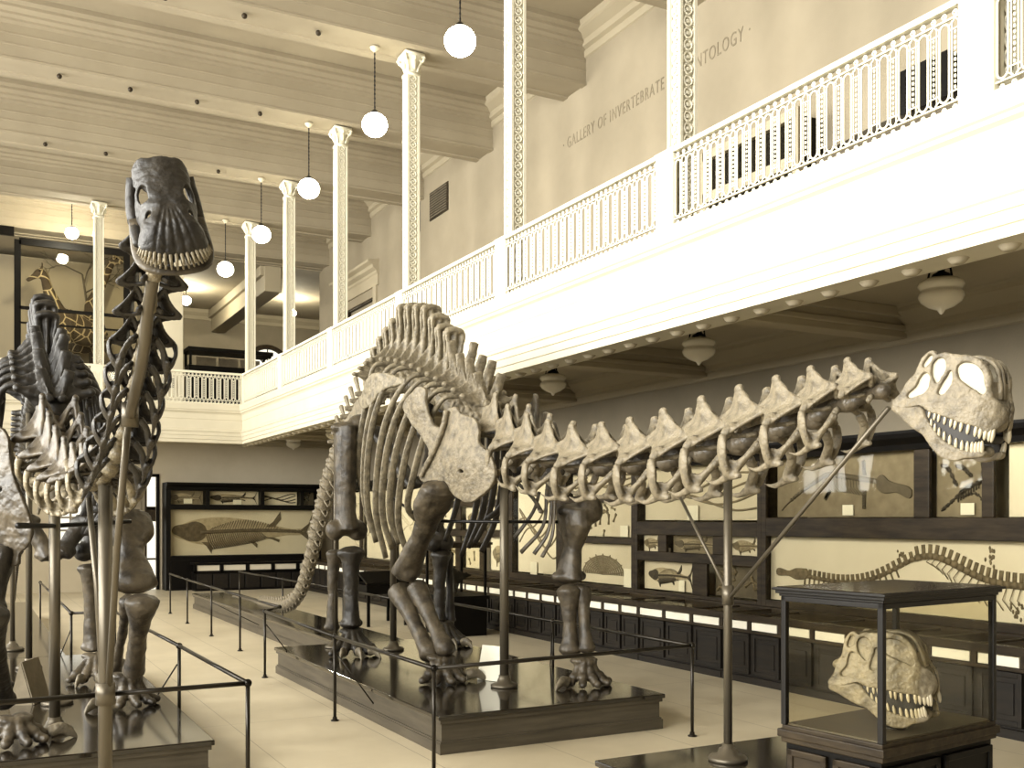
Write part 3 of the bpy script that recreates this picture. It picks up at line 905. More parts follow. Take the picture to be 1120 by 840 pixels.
for i, y in enumerate((21.65, 23.05, 24.7)):
    for j, z in enumerate((1.54, 2.4, 3.07)):
        w_ = ('beside the steel shoulder post', 'second from the shoulder post', 'third from the shoulder post')[i]
        r_ = ('bottom', 'middle', 'top')[j]
        slab((XS, y, z), 1.05 if i < 2 else 1.5, (.78, .55, .42)[j], relief_fish if (i + j) % 2 == 0 else relief_bones, 'cream slab in the %s row of the square paned case, %s' % (r_, w_), M_LINEN_P, M_SLATE,
             args=dict(ribs=12) if (i + j) % 2 == 0 else dict(n=8), fit=.75)
c = upright(25.6, 34.0, [(1.12, 3.3)], 'long upright oak wall case with pale panels behind the rib cage', [[25.7, 28.2, 28.4, 31.0, 31.2, 33.9]])
for y, l in ((26.95, 'behind the front ribs'), (29.7, 'behind the lower rib ends'), (32.5, 'behind the hind leg, farthest')):
    slab((XS, y, 2.2), 2.45, 2.1, relief_plant, 'large pale panel in the long wall case, ' + l, M_LINEN_P, M_LINEN)

# ------------------------------------------------------------------ desk cases in front of them
def door_panel(y0, y1, z0, z1, x):
    b = MB().box(x - .02, x, y0, y1, z0, z1)
    for (a, c, d, e) in ((y0, y0 + .05, z0, z1), (y1 - .05, y1, z0, z1), (y0 + .05, y1 - .05, z0, z0 + .06), (y0 + .05, y1 - .05, z1 - .06, z1)):
        b.box(x - .04, x - .02, a, c, d, e)
    b.box(x - .035, x - .02, y0 + .1, y1 - .1, z0 + .12, z1 - .12)
    return b
def desk(y0, y1, nd, label):
    t = thing('desk_case', label, 'display case', (XD + .5, (y0 + y1) / 2, 0), 'glazed oak desk cases along the side wall')
    MB().box(XD + .06, XC, y0 + .01, y1 - .01, 0, .74).build('cabinet_body', M_WOOD, t)
    b = MB().box(XD + .0, XD + .06, y0 + .01, y1 - .01, 0, .1)
    b.build('plinth', M_WOOD, t)
    w = (y1 - y0) / nd
    for i in range(nd):
        a = y0 + w * i
        door_panel(a + .04, a + w - .04, .13, .72, XD + .06).build('door', M_WOOD, t, bevel=.006)
    b = MB().box(XD, XC, y0, y0 + .035, .74, 1.0).box(XD, XC, y1 - .035, y1, .74, 1.0)
    b.box(XD - .02, XD + .04, y0, y1, .735, .775).box(XD - .02, XD + .05, y0, y1, .905, 1.0).box(XC - .14, XC, y0, y1, .78, 1.02)
    for i in range(1, nd): b.box(XD - .01, XD + .03, y0 + w * i - .035, y0 + w * i + .035, .77, .91)
    for i in range(1, nd, 2): b.box(XD, XC, y0 + w * i - .02, y0 + w * i + .02, .97, 1.0)
    b.build('case_frame', M_FRAME, t, bevel=.008)
    MB().box(XD + .05, XC - .12, y0 + .035, y1 - .035, .76, .86).build('display_tray', M_LINEN, t)
    MB().box(XD + .03, XC - .12, y0 + .03, y1 - .03, .985, .993).build('glass_top', M_GLASS, t)
    for i in range(nd):
        a = y0 + w * i
        MB().box(XD, XD + .01, a + .055, a + w - .055, .785, .895).build('drawer_label', M_PAPER, t)
    return t
dl = ['nearest the camera under the bone panel', 'beneath the serpent panel behind the glass skull case', 'beneath the six opening wall case by the neck post', 'between the fore leg and the neck post', 'behind the fore leg',
      'behind the steel shoulder post', 'behind the free standing glass case', 'behind the hind leg', 'farthest, near the end wall']
yy = [4.6, 8.3, 12.05, 14.2, 16.4, 18.65, 21.0, 25.2, 29.5, 33.8]
for k in range(9):
    desk(yy[k], yy[k + 1], max(2, round((yy[k + 1] - yy[k]) / .62)), 'dark desk case with white labels, ' + dl[k])

# ------------------------------------------------------------------ end wall case with the big fish
Y0 = 35.2
t = thing('wall_case', 'dark upright case on the end wall holding the big fossil fish', 'display case', (8.4, Y0, 0), 'upright oak wall cases')
MB().box(5.8, 11.1, YW - .05, YW - .02, 1.0, 3.5).build('back_board', M_BLACK, t)
b = MB().box(5.8, 5.95, Y0, YW, 0, 3.4).box(10.95, 11.1, Y0, YW, 0, 3.4).box(5.95, 10.95, Y0, YW, 2.7, 2.86).box(5.95, 10.95, Y0, YW, 3.34, 3.45).box(5.95, 10.95, Y0, YW, 1.0, 1.14)
for x in (7.1, 8.95, 10.35): b.box(x, x + .12, Y0, YW, 2.86, 3.34)
b.build('front_frame', M_BLACK, t)
cor = [(0, 3.36), (.04, 3.38), (.06, 3.45), (.16, 3.52), (.18, 3.6), (-.75, 3.6), (-.75, 3.4)]
MB().sweep(cor, [(11.1, Y0), (5.8, Y0)]).build('cornice', M_BLACK, t)
MB().box(5.95, 10.95, Y0 - .05, YW, 0, 1.0).build('cabinet_body', M_BLACK, t)
MB().box(5.95, 10.95, Y0 + .05, Y0 + .056, 1.14, 3.34).build('glass_front', M_GLASS, t)
slab((8.45, Y0 + .3, 1.92), 4.98, 1.54, relief_fish, 'long pale slab with a huge fork tailed fish in the end wall case', M_LINEN, M_FOSSIL_M, 'B', args=dict(ribs=28, tail=1.05, dors=1.2), fit=.97)
slab((6.5, Y0 + .3, 3.1), 1.1, .46, relief_fish, 'small dim slab topmost in the end wall case beside the pier', M_SLATE, M_SLATE_D, 'B', args=dict(ribs=12))
slab((8.08, Y0 + .3, 3.1), 1.7, .46, relief_fish, 'small slab with a dark bristly fish in the top row of the end case', M_LINEN, M_FOSSIL_D, 'B', args=dict(ribs=22))
slab((9.7, Y0 + .3, 3.1), 1.2, .46, relief_plant, 'small pale slab with branching stems in the top row of the end case', M_LINEN_P, M_FOSSIL_D, 'B')
slab((10.65, Y0 + .3, 3.1), .52, .46, relief_bones, 'dark square slab at the end of the top row by the leg bone', M_SLATE_D, M_BLACK, 'B', args=dict(n=5))
card((6.55, Y0 + .27, 2.98), .28, .16, 'white card on the dim small slab of the end case', 'B')
card((8.2, Y0 + .27, 2.96), .28, .16, 'white card under the bristly fish of the end case', 'B')
t = thing('desk_case', 'dark low desk case below the big fossil fish on the end wall', 'display case', (8.7, 34.8, 0), 'desk cases by the end wall')
MB().box(6.6, 10.9, 34.45, 35.1, 0, .62).build('cabinet_body', M_BLACK, t)
b = MB().box(6.55, 10.95, 34.4, 35.12, .86, .93)
for i in range(6): b.box(6.55 + .86 * i, 6.63 + .86 * i, 34.4, 34.48, .6, .88)
b.box(6.55, 10.95, 34.4, 34.5, .6, .66)
b.build('case_frame', M_BLACK, t)
for i in range(5): MB().box(6.66 + .86 * i, 7.38 + .86 * i, 34.44, 34.46, .67, .85).build('drawer_label', M_LINEN, t)
for i in range(8): MB().box(6.65 + .53 * i, 7.13 + .53 * i, 34.42, 34.45, .08, .56).build('door', M_WOOD, t, bevel=.01)

# ------------------------------------------------------------------ free standing case, dark table behind the skeleton
t = thing('glass_case', 'free standing glass case on a black base behind the fore leg', 'display case', (9.0, 19.2, 0))
x0, x1, y0, y1 = 8.55, 9.4, 18.7, 19.9
MB().box(x0, x1, y0, y1, 0, .75).box(x0 - .03, x1 + .03, y0 - .03, y1 + .03, .75, .82).build('base_cabinet', M_BLACK, t)
b = MB()
for x in (x0, x1 - .05):
    for y in (y0, y1 - .05): b.box(x, x + .05, y, y + .05, .82, 1.8)
b.build('frame_post', M_BLACK, t)
MB().box(x0 - .05, x1 + .05, y0 - .05, y1 + .05, 1.8, 1.88).box(x0 - .09, x1 + .09, y0 - .09, y1 + .09, 1.86, 1.91).build('case_lid', M_FRAME, t)
MB().box(x0 + .02, x0 + .026, y0 + .05, y1 - .05, .82, 1.8).box(x0 + .05, x1 - .05, y0 + .02, y0 + .026, .82, 1.8).build('glass_side', M_GLASS, t)
b = MB()
for i in range(7):
    a = .3 + .3 * i
    b.tube([(8.95, 19.3, .84), (8.95 + .12 * math.cos(a), 19.3, 1.1 + .05 * i), (8.95 + .4 * math.cos(a), 19.2, 1.2 + .1 * math.sin(a))], [.05, .04, .01], 6, sm=4)
o = organic(b, 'fan_fossil', .02, 2); o = obj('fan_fossil', o, None, M_BONE_K)
tag(o, 'dark spreading fan shaped fossil inside the free standing glass case', 'fossil')
t = thing('display_table', 'dark slope topped table case on slim legs behind the hind leg', 'display case', (8.2, 21.9, 0))
MB().sheet([(7.75, 21.3, .95), (8.75, 21.3, .95), (8.75, 21.9, 1.18), (7.75, 21.9, 1.18)], .05).box(7.75, 8.75, 21.3, 22.5, .72, .92).sheet([(7.75, 22.5, .95), (8.75, 22.5, .95), (8.75, 21.9, 1.18), (7.75, 21.9, 1.18)], .05).build('table_box', M_BLACK, t)
for x in (7.78, 8.66):
    for y in (21.33, 22.41): MB().box(x, x + .06, y, y + .06, 0, .74).build('leg', M_BLACK, t)

# ------------------------------------------------------------------ gallery showcases upstairs
def showcase(y0, y1, label):
    t = thing('gallery_showcase', label, 'display case', (11.7, (y0 + y1) / 2, ZG), 'dark showcases on the gallery')
    x = 11.45
    MB().box(x + .1, XW - .02, y0, y1, ZG, 8.75).build('cabinet_body', M_BLACK, t)
    b = MB().box(x, x + .12, y0, y1, 7.95, 8.12).box(x, x + .12, y0, y1, 8.7, 8.85).box(x, x + .12, y0, y1, ZG, ZG + .2)
    b.box(x, x + .12, y0 - .05, y0 + .08, ZG, 8.85).box(x, x + .12, y1 - .08, y1 + .05, ZG, 8.85)
    b.build('front_frame', M_CROWN, t)
    MB().box(x + .02, x + .026, y0 + .08, y1 - .08, ZG + .2, 8.7).build('glass_front', M_GLASS, t)
showcase(12.0, 14.3, 'dark showcase behind the gallery railing below the lettering')
t = thing('gallery_showcase', 'long dark sloping showcase behind the nearest gallery railing', 'display case', (11.5, 9.6, ZG), 'dark showcases on the gallery')
MB().box(10.9, XW - .02, 8.6, 10.9, ZG, 7.6).sheet([(10.85, 8.55, 7.6), (10.85, 10.95, 7.6), (11.9, 10.95, 8.2), (11.9, 8.55, 8.2)], .08).box(11.7, 12.05, 9.4, 10.2, 8.0, 8.75).build('cabinet_body', M_BLACK, t)
MB().box(10.84, 10.9, 8.55, 10.95, 7.5, 7.62).build('front_rail', M_SLATE_D, t)
showcase(5.6, 7.9, 'dark showcase at the frame edge behind the gallery railing')
t = thing('gallery_showcase', 'low flat topped dark showcase in the far room beside the white pier', 'display case', (8.6, 39.9, ZG), 'dark showcases on the gallery')
MB().box(7.35, 10.4, 39.6, 40.4, ZG, 8.2).build('cabinet_body', M_BLACK, t)
b = MB().box(7.3, 10.5, 39.4, 40.6, 8.72, 8.86)
for x in (7.35, 10.36):
    for y in (39.5, 40.42): b.box(x, x + .09, y, y + .09, 8.2, 8.75)
b.build('case_frame', M_BLACK, t)
for i in range(3): MB().box(7.75 + .85 * i, 8.5 + .85 * i, 40.3, 40.34, 8.3, 8.62).build('glass_front', M_SLATE, t)
o = MB().box(6.05, 6.42, 37.32, 37.38, 7.0, 7.35).box(6.1, 6.37, 37.3, 37.32, 7.05, 7.3).build('wall_notice', M_FRAME)
tag(o, 'small dark framed notice on the white pier of the end gallery', 'notice')
t = thing('gallery_showcase', 'dark showcase below the arched window in the far room', 'display case', (12.4, 40.2, ZG), 'dark showcases on the gallery')
MB().box(11.0, 13.8, 40, 40.7, ZG, 8.35).build('cabinet_body', M_BLACK, t)
MB().box(10.95, 13.85, 39.95, 40.75, 8.35, 8.45).build('case_lid', M_FRAME, t)

# ------------------------------------------------------------------ giraffe case on the end gallery
YG = 37.3
t = thing('giraffe_case', 'tall dark framed glass case holding two giraffes on the end balcony', 'display case', (2.5, YG, ZG))
b = MB()
for x in (1.35, 4.75): b.box(x, x + .2, YG, YG + .15, ZG, 11.6)
for z, h in ((11.45, .22), (9.32, .1), (8.85, .05)): b.box(1.5, 4.75, YG, YG + .12, z, z + h)
b.box(-3, 1.35, YG, YG + .12, 11.7, 12.0)
b.build('front_frame', M_BLACK, t)
MB().box(1.5, 4.8, YG + .04, YG + .046, ZG, 11.5).build('glass_front', M_GLASS, t)
MB().box(-3, 5.6, YG + 3.0, YG + 3.1, ZG, 11.75).build('painted_back', M_CROWN, t)
MB().box(-3, 5.6, YG + .2, YG + 3.0, ZG, ZG + .3).build('ground_base', M_SLATE_D, t)

def giraffe_mat():
    m = mat('giraffe_coat', (70, 56, 36), .8)
    nt = m.node_tree; N = nt.nodes; L = nt.links
    tc = N.new('ShaderNodeTexCoord'); vo = N.new('ShaderNodeTexVoronoi'); vo.feature = 'DISTANCE_TO_EDGE'; vo.inputs['Scale'].default_value = 2.6
    r = N.new('ShaderNodeValToRGB'); r.color_ramp.elements[0].position = .03; r.color_ramp.elements[0].color = lin((188, 166, 120)); r.color_ramp.elements[1].position = .06; r.color_ramp.elements[1].color = lin((74, 58, 38))
    L.new(tc.outputs['Object'], vo.inputs['Vector']); L.new(vo.outputs['Distance'], r.inputs['Fac']); L.new(r.outputs['Color'], N['Principled BSDF'].inputs['Base Color'])
    return m
M_GIR = giraffe_mat()
def giraffe(pts, label):
    """pts: world points shoulder, neck base .. head; built as one skin"""
    t = thing('giraffe', label, 'giraffe', pts['loc'], 'giraffes of the end gallery case')
    b = MB()
    sh, ru = V(pts['shoulder']), V(pts['rump'])
    ch = (sh + ru) / 2
    b.tube([ru + V((0, 0, -.1)), ru * .7 + sh * .3, ch + V((0, 0, -.06)), sh + V((0, 0, -.05)), sh + (sh - ru).normalized() * .25 + V((0, 0, -.1))], [(.22, .28), (.36, .42), (.38, .5), (.34, .55), (.15, .3)], 14, up=(0, 0, 1), sm=4)
    nk = [sh + V((0, 0, -.15)) + (sh - ru).normalized() * .1] + [V(p) for p in pts['neck']]
    b.tube(nk, [(.26, .4), (.2, .28), (.15, .19), (.12, .14), (.1, .12)], 12, sm=5)
    hd = V(pts['neck'][-1]); d = V(pts['head']) - hd
    b.tube([hd - d * .12, hd + d * .25, hd + d * .6, V(pts['head'])], [(.1, .13), (.12, .17), (.085, .1), (.07, .075)], 12)
    b.ball(V(pts['head']), (.085, .085, .08))
    for s in (-1, 1):
        side = d.cross(V((0, 0, 1))).normalized() * s
        b.tube([hd + side * .05 + V((0, 0, .08)), hd + side * .07 + V((0, 0, .33))], [.035, .04], 8)
        b.tube([hd + side * .1, hd + side * .2 + V((0, 0, .06)), hd + side * .3 + V((0, 0, .03))], [(.02, .05), (.03, .07), (.01, .02)], 8)
        for q, l in ((sh, 0), (ru, 1)):
            p = q + V(((0, s * .22, -.25)))
            z0 = pts['ground']
            if l == 0: js = [p, p + V((0, 0, -.75)), V((p.x, p.y, z0 + .95)), V((p.x, p.y, z0 + .15)), V((p.x - .03, p.y, z0 + .02))]
            else: js = [p + V((0, 0, .05)), p + V((-.12, 0, -.55)), V((p.x + .2, p.y, z0 + 1.0)), V((p.x + .1, p.y, z0 + .15)), V((p.x + .08, p.y, z0 + .02))]
            b.tube(js, [(.18, .2), (.12, .14), (.075, .08), (.06, .06), (.09, .08)], 10, sm=3)
    b.tube([ru + V((.05, 0, .05)), ru + (ru - sh).normalized() * .35 + V((0, 0, -.4)), ru + (ru - sh).normalized() * .38 + V((0, 0, -1.0))], [.05, .03, .05], 8, sm=3)
    me = organic(b, 'body', .045, 5)
    obj('body', me, t, M_GIR)
    b = MB()
    for s in (-1, 1):
        side = d.cross(V((0, 0, 1))).normalized() * s
        b.ball(hd + d * .2 + side * .12 + V((0, 0, .05)), .03, 8, 6)
    b.build('eye', M_BLACK, t, True)
    b = MB().tube([nk[0] + V((0, 0, .35)), *(p + V((.1, 0, .12)) for p in nk[1:])], [.04, .04, .03, .03, .03], 6, sm=4)
    b.build('mane', M_FOSSIL, t, True)
gz = ZG + .3
def gp(x, y, Y): return onY(x, y, Y)
Yg = YG + 1.3
s_ = gp(72, 352, Yg); r_ = gp(112, 372, Yg + .6)
giraffe(dict(loc=(s_.x, Yg, gz), shoulder=s_, rump=r_, neck=[gp(60, 336, Yg), gp(53, 318, Yg), gp(49, 304, Yg), gp(46, 297, Yg)], head=gp(31, 306, Yg), ground=gz), 'giraffe turning its head to browse, dark patched coat, in the tall case')
Yg = YG + 2.3
s_ = gp(88, 346, Yg); r_ = gp(128, 392, Yg)
giraffe(dict(loc=(s_.x + .5, Yg, gz), shoulder=gp(104, 366, Yg), rump=gp(66, 376, Yg), neck=[gp(100, 340, Yg), gp(108, 318, Yg), gp(118, 296, Yg), gp(124, 284, Yg)], head=gp(140, 288, Yg), ground=gz), 'second giraffe with its neck slanting up behind the balcony column')
b = MB()
random.seed(3)
def branch(p, d, l, r, k):
    q = p + d * l
    b.tube([p, (p + q) / 2 + V((random.uniform(-.05, .05), 0, random.uniform(-.05, .05))), q], [r, r * .6], 5)
    if k > 0:
        for i in range(3):
            branch(p + (q - p) * random.uniform(.5, 1), (d + V((random.uniform(-.9, .9), random.uniform(-.2, .2), random.uniform(-.7, .7)))).normalized(), l * .62, r * .6, k - 1)
st = gp(100, 400, YG + 2.7)
b.tube([V((st.x, st.y, gz)), gp(98, 350, YG + 2.7), gp(90, 300, YG + 2.6)], [.06, .05, .035], 6)
branch(gp(90, 300, YG + 2.6), V((-.8, 0, .35)).normalized(), .9, .03, 3)
branch(gp(92, 310, YG + 2.6), V((.3, 0, .9)).normalized(), .9, .03, 3)
branch(gp(94, 320, YG + 2.6), V((.7, 0, .5)).normalized(), .9, .03, 3)
o = b.build('bare_tree', M_SLATE_D); tag(o, 'thin bare branching tree behind the giraffes in the tall case', 'tree')
# ------------------------------------------------------------------ bone shapes (metres; x to the animal's right, y towards its head, z up)
def cervical(sc_w=1.0):
    b = MB()
    b.tube([(0, -.17, .12), (0, .17, .12)], [(.06, .06), (.06, .06)], 8, up=(0, 0, 1))
    for s in (-1, 1):
        A = V((s * .145, -.05, .41)); B = V((s * .17, .29, .13)); C = V((s * .15, -.29, .20)); D = V((s * .40, .05, -.03))
        mAD = V((s * .205, .05, .115))
        for q in (B, C):
            mq = A * .45 + q * .55 + V((-s * .012, -.02 if q is B else .02, -.028))
            b.sheet([A, mq, mAD], .028); b.sheet([mq, q, mAD], .028)
            mD = (q + D) / 2 + V((-s * .045, 0, .02))
            b.sheet([mAD, q, mD], .028); b.sheet([mAD, mD, D], .028)
        b.sheet([A, V((0, .12, .13)), V((0, -.12, .13))], .035)
        b.tube([A, mAD, (s * .33, .06, .055), D], [.026, .018, .026, .034], 6, sm=4)
        b.tube([A, A * .45 + B * .55 + V((-s * .01, -.02, -.028)), B], [.026, .02, .034], 6, sm=3)
        b.tube([A, A * .45 + C * .55 + V((-s * .01, .02, -.028)), C], [.026, .02, .032], 6, sm=3)
        b.tube([D, (D + B) / 2 + V((-s * .045, .0, .02)), B], [.026, .018, .026], 6, sm=3)
        b.tube([D, (D + C) / 2 + V((-s * .045, 0, .02)), C], [.026, .018, .024], 6, sm=3)
        b.tube([B, (s * .07, .16, .06)], [.03, .04], 6); b.tube([C, (s * .07, -.17, .06)], [.03, .04], 6)
        b.tube([D, (s * .2, .03, -.02), (s * .07, .06, -.01)], [.03, .025, .03], 6)
        b.tube([(s * .09, .16, -.05), (s * .15, .17, -.12)], [.04, .03], 6)
        b.ball(A + V((0, 0, .0)), (.036, .05, .034), 8, 6)
    return organic(b, 'neck_vertebra', .0155, 2, .018, .08)
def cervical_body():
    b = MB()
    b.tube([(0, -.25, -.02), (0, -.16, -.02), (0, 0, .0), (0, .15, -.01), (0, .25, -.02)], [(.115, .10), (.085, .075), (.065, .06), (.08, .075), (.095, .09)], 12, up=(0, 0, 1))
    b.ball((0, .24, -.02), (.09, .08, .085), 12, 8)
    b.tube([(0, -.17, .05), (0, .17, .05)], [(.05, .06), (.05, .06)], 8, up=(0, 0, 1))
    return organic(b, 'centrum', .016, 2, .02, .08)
def cervical_rib(s):
    b = MB()
    T = V((s * .30, -.02, -.35))
    b.tube([(s * .40, .05, -.03), (s * .415, .04, -.14), (s * .38, .02, -.27), T], [.038, (.055, .028), (.048, .03), .05], 8, sm=4)
    b.tube([T, (s * .23, .12, -.22), (s * .14, .18, -.11)], [.05, (.045, .026), .042], 8, sm=4)
    b.tube([T, (s * .31, -.18, -.385), (s * .31, -.33, -.34)], [.042, .024, .007], 8, sm=4)
    b.tube([T, (s * .29, .11, -.375)], [.045, .026], 8)
    b.sheet([T, (s * .37, .03, -.22), (s * .26, .09, -.25)], .022)
    return organic(b, 'neck_rib', .013, 2, .012, .07)
def dorsal(h, lean=0.0, bif=0.0, w=.3):
    """trunk vertebra with a laminated spine h tall"""
    b = MB()
    b.tube([(0, -.15, 0), (0, 0, 0), (0, .15, 0)], [.155, .115, .15], 14, up=(0, 0, 1))
    b.tube([(0, 0, .05), (0, 0, .3)], [(.09, .13), (.07, .09)], 10)
    for s in (-1, 1):
        if bif:
            A = V((s * bif, lean, .25 + h))
            b.tube([(s * .04, 0, .25), (s * (.05 + bif * .3), lean * .4, .25 + h * .5), A], [(.05, .09), (.035, .07), (.04, .06)], 8, sm=3)
            b.sheet([A, (s * .05, .12, .28), (s * .05, -.12, .28)], .03)
        # transverse process and its webs
        D = V((s * w, -.02, .34))
        b.tube([(s * .05, 0, .24), D], [.05, .042], 8)
        b.ball(D, (.05, .06, .045), 8, 6)
        b.sheet([D, (s * .09, .0, .05), (s * .06, 0, .3)], .03)
        b.sheet([D, (s * .05, lean * .6, .28 + h * .55), (s * .05, 0, .26)], .028)
        b.tube([(s * .06, .16, .28), (s * .05, .0, .26), (s * .06, -.17, .3)], [.045, .04, .04], 8)
        b.tube([(s * .12, .03, .08), (s * .16, .05, .12)], [.05, .04], 8)
    if not bif:
        b.tube([(0, 0, .2), (0, lean * .5, .25 + h * .55), (0, lean, .25 + h)], [(.03, .075), (.026, .06), (.035, .07)], 8, up=(0, 1, 0))
        for s in (-1, 1):
            b.tube([(s * .12, .05, .30), (s * .075, lean * .5 + .05, .25 + h * .42), (s * .105, lean + .04, .25 + h * .96)], [.03, .02, .034], 6, sm=3)
            b.tube([(s * .10, -.08, .28), (s * .08, lean * .5 - .07, .25 + h * .5), (s * .105, lean - .06, .25 + h * .96)], [.03, .02, .032], 6, sm=3)
            b.sheet([(s * .03, lean, .25 + h * .95), (s * .105, lean + .04, .25 + h * .95), (s * .12, .05, .30), (s * .03, 0, .25)], .022)
        b.tube([(-.10, lean, .25 + h - .03), (0, lean, .25 + h - .005), (.10, lean, .25 + h - .03)], [(.085, .045), (.09, .05), (.085, .045)], 10, up=(0, 0, 1), sm=3)
    return organic(b, 'trunk_vertebra', .017, 2, .02, .09)
def caudal(h, t, chev, sp=.16):
    b = MB()
    b.tube([(0, -.115, 0), (0, -.05, 0), (0, .05, 0), (0, .115, 0)], [.19, .16, .16, .19], 12, up=(0, 0, 1))
    if h: b.tube([(0, .0, .1), (0, -.05, .15 + h * .5), (0, -.11, .15 + h)], [(.05, .07), (.025, .045), (.045, .06)], 8, up=(0, 1, 0))
    for s in (-1, 1):
        if t: b.tube([(s * .1, 0, .03), (s * t, -.03, .02)], [(.05, .06), (.025, .04)], 8)
        if chev: b.tube([(s * .07, -.13, -.1), (s * .05, -.16, -.2), (0, -.2, -.18 - chev)], [.03, .025, .02], 6)
        b.tube([(s * .05, .1, .14), (s * .06, .2, .17)], [.035, .025], 6)
    return organic(b, 'tail_vertebra', .018, 2, .015, .08)
def long_bone(pts, radii, name, ends=(), voxel=.02, lump=.03):
    b = MB()
    b.tube(pts, radii, 14, sm=5)
    for q, w, o in ((pts[0], radii[0], pts[1]), (pts[-1], radii[-1], pts[-2])):
        w = w if isinstance(w, tuple) else (w, w)
        b.ball(V(q) + (V(o) - V(q)).normalized() * .03, (w[0] * .96, w[1] * .96, min(w) * .62), 14, 10)
    for c, r in ends: b.ball(c, r, 14, 10)
    return organic(b, name, voxel, 4, lump, .2)
def frame(pos, fwd, sc=1.0, up=(0, 0, 1), sw=None):
    f = V(fwd).normalized(); r = f.cross(V(up)).normalized(); u = r.cross(f)
    M = Matrix((r, f, u)).transposed()
    if isinstance(sc, (int, float)): sc = (sc, sc, sc)
    return Matrix.Translation(pos) @ (M @ Matrix.Diagonal(sc)).to_4x4()
class Path:
    def __init__(s, pts, n=12):
        s.p = catmull(pts, n); s.L = [0]
        for a, b in zip(s.p, s.p[1:]): s.L.append(s.L[-1] + (b - a).length)
    def at(s, d):
        d = max(0, min(s.L[-1] - 1e-6, d))
        for i in range(len(s.p) - 1):
            if d <= s.L[i + 1]:
                t = (d - s.L[i]) / max(1e-9, s.L[i + 1] - s.L[i])
                return s.p[i].lerp(s.p[i + 1], t), (s.p[i + 1] - s.p[i]).normalized()
def plate(loops, pos, nrm, th, name, voxel_px=1.3, bulge=None, lump=.03):
    """a bone sheet whose outline is given where it stands: pos(x, y) gives the point, nrm its normal"""
    me = flat_shape([[(x / 100, -y / 100) for x, y in L] for L in loops], .035, .008)
    me = modified(me, [('REMESH', dict(mode='VOXEL', voxel_size=voxel_px / 100)), ('SMOOTH', dict(factor=.5, iterations=3))])
    n = V(nrm).normalized()
    for v in me.vertices:
        x, y, w = v.co.x * 100, -v.co.y * 100, v.co.z
        p = pos(x, y) + n * (w / .043 * th)
        if bulge: p += n * bulge(x, y)
        v.co = p
    bm = bmesh.new(); bm.from_mesh(me); bmesh.ops.recalc_face_normals(bm, faces=bm.faces); bm.to_mesh(me); bm.free()
    if lump:
        me = modified(me, [('DISPLACE', dict(texture=tex(.12), strength=lump, mid_level=.5))])
    me.shade_smooth(); me.name = name
    return me
def claw(L, r):
    b = MB()
    b.tube([(0, 0, .0), (0, L * .45, .02), (0, L * .85, -.03), (0, L, -.07)], [(r * .8, r * 1.2), (r * .7, r * 1.15), (r * .35, r * .6), r * .12], 10, up=(0, 0, 1), sm=4)
    me = b.to_mesh('claw', True)
    return me
CLAW = claw(.2, .045)
def foot(root, pos, facing, ztop, sc, bm_, kind, name):
    """a five-toed foot on the platform; facing = heading angle (0 is +Y, turning counter-clockwise)"""
    zp = pos[2]
    R = Matrix.Translation(pos) @ Matrix.Rotation(facing, 4, 'Z')
    b = MB()
    hm = ztop - zp
    spread = [-1.25, -.6, 0.0, .6, 1.2] if kind == 'fore' else [-.75, -.3, .12, .55, 1.0]
    rad = .135 * sc if kind == 'fore' else .24 * sc
    claws = []
    for i, a in enumerate(spread):
        d = V((math.sin(a), math.cos(a), 0))
        p0 = d * (.085 * sc) + V((0, 0, hm - .03))
        p1 = d * rad + V((0, 0, .11 * sc))
        b.tube([p0, p0.lerp(p1, .5) + V((0, 0, .015)), p1], [(.05 * sc, .05 * sc), (.032 * sc, .032 * sc), (.05 * sc, .045 * sc)], 10)
        b.ball(p0, .055 * sc, 10, 6)
        p2 = d * (rad + .07 * sc) + V((0, 0, .055 * sc)); p3 = d * (rad + .12 * sc) + V((0, 0, .042 * sc))
        b.ball(p1 + d * .025 * sc + V((0, 0, -.02)), (.055 * sc, .055 * sc, .05 * sc), 10, 6)
        b.ball(p2, (.045 * sc, .05 * sc, .045 * sc), 10, 6)
        if (kind == 'fore' and i == (0 if pos[3] > 0 else 4)) or (kind == 'hind' and (i if pos[3] > 0 else 4 - i) in (1, 2, 3)):
            claws.append((p3, a))
        else: b.ball(p3, (.038 * sc, .042 * sc, .036 * sc), 10, 6)
    b.ball((-.06 * sc, 0, hm), (.09 * sc, .1 * sc, .045), 10, 6); b.ball((.07 * sc, .01, hm), (.08 * sc, .1 * sc, .045), 10, 6)
    me = organic(MB().mesh(b, R), name, .012, 1, .012, .07)
    o = obj(name, me, root, bm_)
    for p3, a in claws:
        M = R @ Matrix.Translation(p3 + V((0, 0, .02))) @ Matrix.Rotation(-a, 4, 'Z') @ Matrix.Diagonal((sc, sc, sc, 1))
        inst('claw', CLAW, M, o)
    return o
CLAW.materials.append(M_BONE)
def with_mat(me, m):
    me = me.copy(); me.materials.clear(); me.materials.append(m); return me
def flange_post(root, p, ztop, r, m=None, name='support_post'):
    m = m or M_STEEL
    o = MB().tube([(p[0], p[1], p[2]), (p[0], p[1], ztop)], r, 14).build(name, m, root, True)
    MB().lathe([(.16, 0), (.165, .02), (.15, .04), (.09, .055), (.075, .1), (r + .012, .11), (r + .012, .14)], p, 20).build('floor_flange', m, o, True)
    return o

